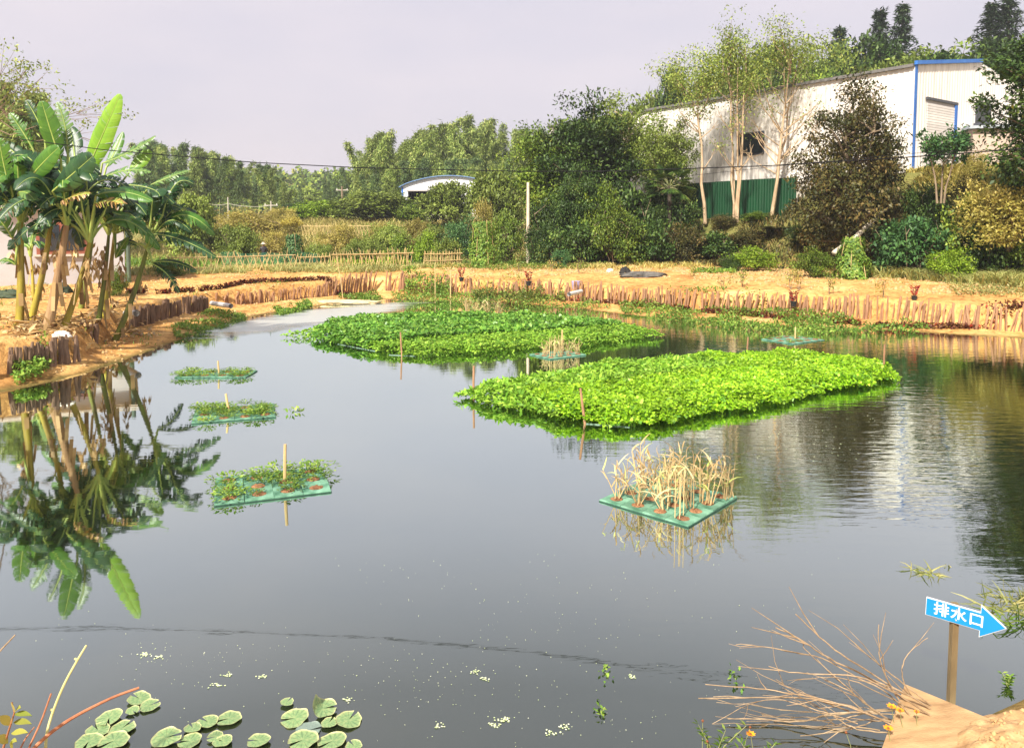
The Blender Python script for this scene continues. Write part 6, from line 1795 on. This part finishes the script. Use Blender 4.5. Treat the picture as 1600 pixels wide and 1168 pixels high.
# little sprigs afloat
for px, py, lab in ((951, 1048, 'leafy sprig floating in the near water left of the branch heap'), (938, 1108, 'small leafy sprig floating below the larger sprig'), (1147, 1058, 'pale leaf cluster floating beside the branch tips'), (460, 643, 'leafy runner floating right of the middle left raft')):
    p = W(px, py, .006); n = 18
    d_ = p[1] / 4.9
    q = rngM.normal(size=(n, 3)) * np.array([.025, .05, .004]) * d_ + np.array([0, 0, .01])
    o = link('floating_sprig', leaves_mesh('floating_sprig', q, unit(rngM, n), unit(rngM, n) * .3 + np.array([0, 0, 1]), .035 * d_, .018 * d_, M['bank_leaf'], rngM)); o.location = p
    tag(o, lab, 'sprig')

# ------------------------------------------------------------------ sticks and sapling at the lower left
def stick(label, pts, r0, r1, m_, d, name='cut_stick', knots=0):
    P_ = np.array([V(*z4(x, y), d - .0 + .06 * k_) for k_, (x, y) in enumerate(pts)])
    tt = np.linspace(0, len(P_) - 1, 16)
    path = np.stack([np.interp(tt, np.arange(len(P_)), P_[:, k_]) for k_ in range(3)], 1)
    for _ in range(2): path[1:-1] = (path[:-2] + path[1:-1] * 2 + path[2:]) / 4
    o0 = path[0].copy()
    b = MB(); b.tube(path - o0, np.linspace(r0, r1, 16), 7)
    for k_ in range(knots):
        j = 6 + k_ * 6; b.tube([path[j] - o0, path[j] - o0 + np.array([-.018, 0, .006])], [.008, .006], 6)
    o = b.build(name, m_, smooth=False); o.location = o0
    return tag(o, label, 'stick', 'cut sticks at the lower left shore')
red_stick = mat('red_stick', (.30, .11, .05), (.46, .20, .10), .7, 9, .3, 40)
stick('reddish brown bent stick slanting over the lower left water', [(150, 900), (210, 830), (330, 720), (470, 630), (590, 570), (720, 505), (870, 455)], .011, .007, red_stick, 3.9)
stick('tall yellow green stalk with knobs at the lower left', [(285, 830), (290, 740), (330, 600), (400, 430), (490, 270), (540, 190)], .008, .006, mat('stalk_yellow', (.40, .40, .14), (.56, .52, .24), .6, 8), 4.0, knots=2)
stick('thin brown stick left of the tall yellow green stalk', [(170, 870), (185, 820), (260, 660), (320, 490)], .006, .005, red_stick, 3.95)
stick('short twig tip entering at the left edge', [(-90, 330), (0, 225), (95, 125)], .006, .004, twig_m, 4.2)
stick('small leaning twig at the very bottom left', [(120, 850), (160, 770), (215, 700)], .005, .003, red_stick, 3.9)
sg = V(*z4(0, 900), 3.9)
sap = thing('leafy_sapling', 'leafy red stemmed sapling with yellowing leaves in the lower left corner', 'sapling', sg)
stm = np.array([V(*z4(x, y), 3.9) for x, y in ((0, 900), (30, 800), (65, 690), (90, 610), (75, 545))]) - sg
link('stem', tubes_mesh('stem', [(stm, np.linspace(.007, .003, 5))], red_stick, 6), sap)
sap_y = leafmat('sapling_leaf', [(0, (.16, .22, .03)), (.5, (.42, .42, .08)), (1, (.60, .50, .16))], .35)
for (x0, y0), (x1, y1), w in (((90, 620), (200, 630), .03), ((85, 670), (198, 680), .034), ((70, 740), (175, 735), .034), ((60, 690), (0, 630), .045), ((75, 680), (78, 630), .03), ((90, 610), (70, 545), .04), ((95, 600), (130, 580), .03), ((60, 800), (105, 790), .03), ((50, 800), (-20, 760), .045), ((80, 830), (60, 800), .03)):
    a, e = V(*z4(x0, y0), 3.9) - sg, V(*z4(x1, y1), 3.86) - sg
    ln = np.linalg.norm(e - a); dv = (e - a) / ln
    pts = bez(a, (a + e) / 2 + np.array([0, 0, .018]), e, 6); sd = norm(np.cross(dv, (0, -.6, .8)))
    pr = np.array([.1, .8, 1, .85, .5, .03]) * w / 2
    v = np.concatenate([pts - sd * pr[:, None], pts + np.array([0, 0, -.004]), pts + sd * pr[:, None]])
    f = [(i, i + 1, 7 + i, 6 + i) for i in range(5)] + [(6 + i, 7 + i, 13 + i, 12 + i) for i in range(5)]
    link('leaf', np_mesh('leaf', v, f, sap_y, rnd=np.full(10, rngM.random()), smooth=True), sap)

# ------------------------------------------------------------------ pipes, bags, pots and other small things on the banks
def pipe(label, pa, pb, r_, m_=None, name='drain_pipe'):
    a, b_ = np.array(pa), np.array(pb)
    bm = MB(); L = b_ - a; n_ = 12
    bm.tube([(0, 0, 0), L * .5, L], r_, n_, caps=False)
    bm.tube([L * .001, L * .5, L * .999], r_ * .86, n_, caps=False)
    o = bm.build(name, m_ or M['white_plastic'], smooth=True); o.location = a
    return tag(o, label, 'pipe')
p = V(331, 473.5, 27.6); q = V(361, 478, 26.4); pipe('white plastic drain pipe in the gap of the left stake wall', p, q, .085)
p = V(197, 489, 21.8); q = V(213, 489.5, 21.2); pipe('short white drain pipe beside the rightmost banana stem', p, q, .09)
p = V(908, 455, 31.2); q = V(889, 459.5, 30.0); pipe('cream drain pipe poking through the long stake wall', p, q, .085)
pbk = [V(1411, 309, 37.5), V(1398, 312, 37), V(1385, 325, 36.4), V(1362, 347, 35.4), V(1335, 372, 34.2), V(1303, 395, 33)]
bm = MB(); bm.tube([p - pbk[-1] for p in pbk], [.11] * 6, 10); o = bm.build('bank_pipe', mat('old_pipe', (.45, .38, .28), (.66, .58, .46), .6, 4), smooth=True); o.location = pbk[-1]; tag(o, 'long pale pipe running down the bank behind the vine cone', 'pipe')
# lumpy white sack by the stakes
def lump(name, label, cat, px, py, z, s, m_, seed, squash=.6):
    p = W(px, py, z)
    rng = np.random.default_rng(seed)
    n = 40; u, v_ = np.meshgrid(np.linspace(0, 2 * math.pi, n, endpoint=False), np.linspace(-.5, 1.55, 22))
    r_ = 1 + .9 * (fbm(np.cos(u) * 3.2 + 5 + seed, np.sin(u) * 3.2 + v_ * 2.5 + 5, seed, 5) - .5)
    X = np.cos(u) * np.cos(v_) * r_ * s[0]; Y = np.sin(u) * np.cos(v_) * r_ * s[1]; Z = np.sin(v_) * r_ * s[2]
    idx = np.arange(22 * n).reshape(22, n)
    f = np.stack([idx[:-1], np.roll(idx, -1, 1)[:-1], np.roll(idx, -1, 1)[1:], idx[1:]], -1).reshape(-1, 4)
    o = link(name, np_mesh(name, np.stack([X, Y, Z], -1), f, m_, smooth=True)); o.location = (p[0], p[1], max(z, Hs(p[0], p[1])) + s[2] * .2)
    return tag(o, label, cat)
sack_m = mat('white_sack', (.60, .54, .46), (.80, .75, .68), .8, 7, .4, 30)
lump('sack', 'crumpled white sack on top of the stakes by the banana roots', 'sack', 97, 525, .78, (.22, .12, .09), sack_m, 4)
lump('black_cloth', 'crumpled black shade cloth lying on the terrace', 'cloth', 1006, 433, 1.0, (1.0, .42, .17), mat('shade_cloth', (.05, .05, .045), (.15, .14, .125), .85, 5, .8, 25), 7)
lump('black_cloth', 'small peak of black shade cloth at the left end of the larger heap', 'cloth', 976, 430, 1.0, (.26, .2, .26), M['black'], 9)
lump('stone', 'pale stone on the terrace behind the white barrel', 'stone', 936, 405, 1.05, (.38, .3, .2), sack_m, 12)
lump('stone', 'small pale stone right of the white barrel', 'stone', 953, 426, 1.0, (.16, .13, .13), sack_m, 13)
lump('stone', 'dark green stone at the foot of the white house', 'stone', 12, 470, .95, (.5, .3, .2), mat('mossy', (.03, .05, .03), (.07, .09, .05), .9, 6), 14)
lump('stone', 'dark mossy stone between the banana stems', 'stone', 97, 462, .95, (.3, .25, .25), mat('mossy_dark', (.02, .035, .02), (.05, .07, .04), .9, 6), 15)
lump('sand_bar', 'flat pale sand spit at the water edge below the sandy gap', 'sand', 535, 473, .02, (1.6, .5, .10), mat('sand', (.60, .46, .25), (.75, .62, .38), .95, 5), 16)
# barrel, jug
a, b_ = W(905, 411, 1.05), W(926, 398, 1.2)
a[2] += .22; b_ = a + np.array([.85, .75, .12])
bm = MB(); L = b_ - a; bm.tube([(0, 0, 0), L * .03, L * .33, L * .36, L * .64, L * .67, L * .97, L], [.16, .2, .22, .235, .235, .22, .2, .16], 14)
o = bm.build('plastic_barrel', M['white_plastic'], smooth=True); o.location = a; tag(o, 'white plastic barrel lying on its side on the terrace', 'barrel')
jug_p = W(906, 404, 1.05) + np.array([0, .6, 0])
jug = thing('water_jug', 'blue plastic jug standing behind the white barrel', 'jug', (jug_p[0], jug_p[1], Hs(jug_p[0], jug_p[1])))
blue_p = mat('blue_plastic', (.10, .28, .60), (.16, .36, .68), .35)
bm = MB(); bm.tube([(0, 0, 0), (0, 0, .03), (0, 0, .42), (0, 0, .52), (0, 0, .56)], [.17, .18, .18, .12, .06], 12); bm.build('body', blue_p, jug, smooth=True)
bm = MB(); bm.tube([(0, 0, .56), (0, 0, .62)], .05, 10); bm.build('cap', M['white_plastic'], jug)
# pots with red leaved plants, crates
POT_RED = leafmat('red_pot_leaf', [(0, (.10, .03, .02)), (.5, (.34, .04, .03)), (1, (.5, .09, .05))], .25)
def pot_plant(label, px, py, z, s=1.0):
    p = W(px, py, z); g = max(Hs(p[0], p[1]), z - .2)
    root = thing('potted_plant', label, 'potted plant', (p[0], p[1], g), group='pots with red leaved plants on the wall')
    bm = MB(); bm.tube([(0, 0, 0), (0, 0, .2 * s), (0, 0, .21 * s), (0, 0, .24 * s)], [.10 * s, .14 * s, .16 * s, .16 * s], 12); bm.build('pot', M['black'], root)
    rng = np.random.default_rng(int(px)); n = 70
    a = rng.uniform(0, 6.28, n); hh = rng.random(n)
    P = np.stack([np.cos(a) * .16 * hh * s, np.sin(a) * .16 * hh * s, .24 * s + .5 * s * hh], 1)
    link('foliage', leaves_mesh('foliage', P, np.stack([np.cos(a), np.sin(a), np.full(n, .7)], 1), unit(rng, n) + np.array([0, 0, .6]), .12, .05, POT_RED, rng), root)
    link('stem', tubes_mesh('stem', [(np.array([(0, 0, .2 * s), (math.cos(q) * .1, math.sin(q) * .1, .7 * s)]), np.array([.008, .004])) for q in (0, 2, 4)], M['bark'], 5), root)
pot_plant('black pot with red leaved plant above the far corner of the wall', 826, 439, .95, .8)
pot_plant('black pot with red leaved plant set in the middle of the long stake wall', 1240, 470, .62, .75)
pot_plant('black pot with red leaved plant near the right end of the long stake wall', 1428, 480, .55, .65)
pot_plant('red leaved plant in a pot at the corner of the two walls', 721, 433, .95, .8)
bm = MB(); bm.tube([(0, 0, 0), (0, 0, .02), (0, 0, .34), (0, 0, .36)], [.15, .16, .19, .195], 12); p = W(900, 437, 1.0); o = bm.build('bucket', mat('lilac_plastic', (.38, .34, .58), (.48, .44, .66), .5)); o.location = (p[0], p[1], Hs(p[0], p[1])); tag(o, 'lilac bucket on the terrace edge above the cream pipe', 'bucket')
# bare saplings and canes
def cane(label, px, pyb, pyt, z, r_=.02, m_=None, lean=0):
    p = W(px, pyb, z); g = min(Hs(p[0], p[1]), z); h = ztop(pyt, p[1]) - g
    b = MB(); b.tube([(0, 0, -.15), (lean * .4, 0, h * .5), (lean, 0, h)], [r_, r_ * .9, r_ * .7], 6)
    o = b.build('bamboo_cane', m_ or M['bamboo_stick']); o.location = (p[0], p[1], g)
    return tag(o, label, 'cane')
cane('tall cane standing in the sand spit at the left', 537, 471, 400, .02, .022, lean=-.3)
cane('cane at the waterline left of the wall corner', 680, 468, 412, .02)
cane('thick cane at the waterline just left of the wall corner', 704, 470, 422, .02, .03)
cane('upright cane on the terrace right of the white barrel', 944, 409, 382, 1.05, .03)
# young shrubs planted on the terrace
for i, (px, py, h) in enumerate(((810, 424, .5), (862, 424, .55), (1160, 448, .7), (1130, 452, .5), (1235, 452, .9), (1248, 453, .8), (1295, 460, .8), (1380, 466, .7), (905, 428, .7), (1085, 432, .6))):
    p = ground(px, py)
    rng = np.random.default_rng(900 + i); n = 110
    root = thing('planted_sapling', 'thin young shrub planted on the bare terrace above the right wall', 'sapling', p, group='young shrubs planted on the right terrace')
    stems = [(np.array([(0, 0, -.05), (rng.normal() * .08, rng.normal() * .08, h * .6), (rng.normal() * .2, rng.normal() * .2, h)]), np.array([.010, .007, .003])) for _ in range(4)]
    link('stem', tubes_mesh('stem', stems, M['bark'], 5), root)
    t_ = rng.uniform(.35, 1, n); k_ = rng.integers(0, 4, n)
    P = np.array([stems[k][0][0] * (1 - t) + stems[k][0][2] * t for k, t in zip(k_, t_)]) + rng.normal(size=(n, 3)) * .08
    link('leaves', leaves_mesh('leaves', P, unit(rng, n), unit(rng, n) * .6 + np.array([0, 0, .8]), .09, .05, M['leaf_gold'] if i % 2 else M['leaf_light'], rng), root)

# green netting behind the fence
net_m, t, b = nodes('green_net')
b.inputs['Base Color'].default_value = (.02, .20, .12, 1); b.inputs['Roughness'].default_value = .8
tr_ = t.nodes.new('ShaderNodeBsdfTransparent'); mx_ = t.nodes.new('ShaderNodeMixShader'); mx_.inputs[0].default_value = .7
t.links.new(b.outputs[0], mx_.inputs[1]); t.links.new(tr_.outputs[0], mx_.inputs[2]); t.links.new(mx_.outputs[0], t.nodes['Material Output'].inputs['Surface'])
na_, nb_ = V(345, 400, 44.5), V(500, 398, 46)
xs = np.linspace(0, 1, 40)
top_ = .95 + .05 * np.sin(xs * 17)
vv = [na_ * (1 - s) + nb_ * s for s in xs]
lo = [(p[0], p[1] + .1 * math.sin(i * 1.3), Hs(p[0], p[1])) for i, p in enumerate(vv)]; hi = [(l[0], l[1], l[2] + h_) for l, h_ in zip(lo, top_)]
me = np_mesh('garden_net', np.array(lo + hi), [(i, i + 1, 41 + i, 40 + i) for i in range(39)], net_m)
tag(link('garden_net', me), 'sheer green garden net hung behind the left lattice fence', 'net')

# little flat topped yellow tree on the slope
g = at_depth(456, 62)
root = put_tree('yellow_tree', 'tiny flat topped tree with yellow leaves on the grassy slope', 'tree', make_tree(777, 2.6, 2.35, (.95, .8, .32), 30, 60, .13, .14, leafmat('yellow_leaf', [(0, (.42, .36, .05)), (1, (.75, .62, .14))], .35), M['bark'], .03, lump=.3), g, 1.0)
root.scale.z = (ztop(340, 62) - g[2]) / 2.75

# ------------------------------------------------------------------ person working behind the fence
pd = 49.0
pq = V(412, 400, pd); pz = Hs(pq[0], pq[1])
fit = (ztop(380, pd) - pz) / 1.66
per = thing('person', 'person in dark clothes and a pale sun hat standing behind the lattice fence', 'person', (pq[0], pq[1], pz), R(200))
jt = {'pel': (0, 0, .92), 'wst': (0, 0, 1.05), 'chs': (0, -.02, 1.27), 'nek': (0, -.03, 1.43), 'hd1': (0, -.04, 1.50), 'hd2': (0, -.045, 1.60),
      'shl': (.18, -.02, 1.37), 'ell': (.25, -.03, 1.10), 'wrl': (.24, -.2, .95), 'hal': (.235, -.26, .92), 'shr': (-.18, -.02, 1.37), 'elr': (-.26, -.02, 1.10), 'wrr': (-.22, -.22, 1.0), 'har': (-.21, -.28, .98),
      'hpl': (.10, 0, .88), 'knl': (.11, -.02, .48), 'anl': (.11, .02, .08), 'tol': (.12, -.14, .03), 'hpr': (-.10, 0, .88), 'knr': (-.11, -.03, .48), 'anr': (-.12, .02, .08), 'tor': (-.13, -.14, .03)}
rad_ = {'pel': .15, 'wst': .13, 'chs': .16, 'nek': .055, 'hd1': .085, 'hd2': .095, 'shl': .075, 'ell': .05, 'wrl': .036, 'hal': .045, 'shr': .075, 'elr': .05, 'wrr': .036, 'har': .045, 'hpl': .10, 'knl': .07, 'anl': .05, 'tol': .04, 'hpr': .10, 'knr': .07, 'anr': .05, 'tor': .04}
ed_ = [('pel', 'wst'), ('wst', 'chs'), ('chs', 'nek'), ('nek', 'hd1'), ('hd1', 'hd2'), ('chs', 'shl'), ('shl', 'ell'), ('ell', 'wrl'), ('wrl', 'hal'), ('chs', 'shr'), ('shr', 'elr'), ('elr', 'wrr'), ('wrr', 'har'), ('pel', 'hpl'), ('hpl', 'knl'), ('knl', 'anl'), ('anl', 'tol'), ('pel', 'hpr'), ('hpr', 'knr'), ('knr', 'anr'), ('anr', 'tor')]
ks = list(jt)
me = bpy.data.meshes.new('body'); me.from_pydata([jt[k_] for k_ in ks], [(ks.index(a), ks.index(b_)) for a, b_ in ed_], [])
bo = link('body', me, per)
sk = bo.modifiers.new('skin', 'SKIN'); sk.use_smooth_shade = True
bo.modifiers.new('sub', 'SUBSURF').render_levels = 1
if not me.skin_vertices: me.skin_vertices.new()
for k_, sv in zip(ks, me.skin_vertices[0].data):
    sv.radius = (rad_[k_], rad_[k_] * .8); sv.use_root = (k_ == 'pel')
pm_, t, b = nodes('clothes_and_skin')
tcn = t.nodes.new('ShaderNodeTexCoord'); sx = t.nodes.new('ShaderNodeSeparateXYZ'); t.links.new(tcn.outputs['Object'], sx.inputs[0])
r_ = ramp(t, [(0, (.015, .05, .06)), (.9 / 1.7, (.02, .015, .018)), (1.44 / 1.7, (.42, .24, .16))]); r_.color_ramp.interpolation = 'CONSTANT'
dv_ = t.nodes.new('ShaderNodeMath'); dv_.operation = 'DIVIDE'; dv_.inputs[1].default_value = 1.7
t.links.new(sx.outputs['Z'], dv_.inputs[0]); t.links.new(dv_.outputs[0], r_.inputs['Fac']); t.links.new(r_.outputs['Color'], b.inputs['Base Color'])
me.materials.append(pm_)
bm = MB(); bm.tube([(0, -.045, 1.60), (0, -.045, 1.615), (0, -.045, 1.64), (0, -.045, 1.72), (0, -.045, 1.74)], [.20, .19, .115, .10, .05], 14); bm.build('sun_hat', mat('straw_hat', (.62, .50, .36), (.76, .64, .50), .8), per)
per.scale = (fit,) * 3

# ------------------------------------------------------------------ haze
hz, t, b = nodes('haze_air')
t.nodes.remove(b)
pv = t.nodes.new('ShaderNodeVolumePrincipled')
pv.inputs['Color'].default_value = (.86, .88, .94, 1); pv.inputs['Density'].default_value = .0006; pv.inputs['Anisotropy'].default_value = .2
t.links.new(pv.outputs[0], t.nodes['Material Output'].inputs['Volume'])
bm = MB(); bm.box((0, 240, 22.1), (690, 600, 47.8)); tag(bm.build('haze', hz), 'thin pale haze over the valley', kind='stuff')
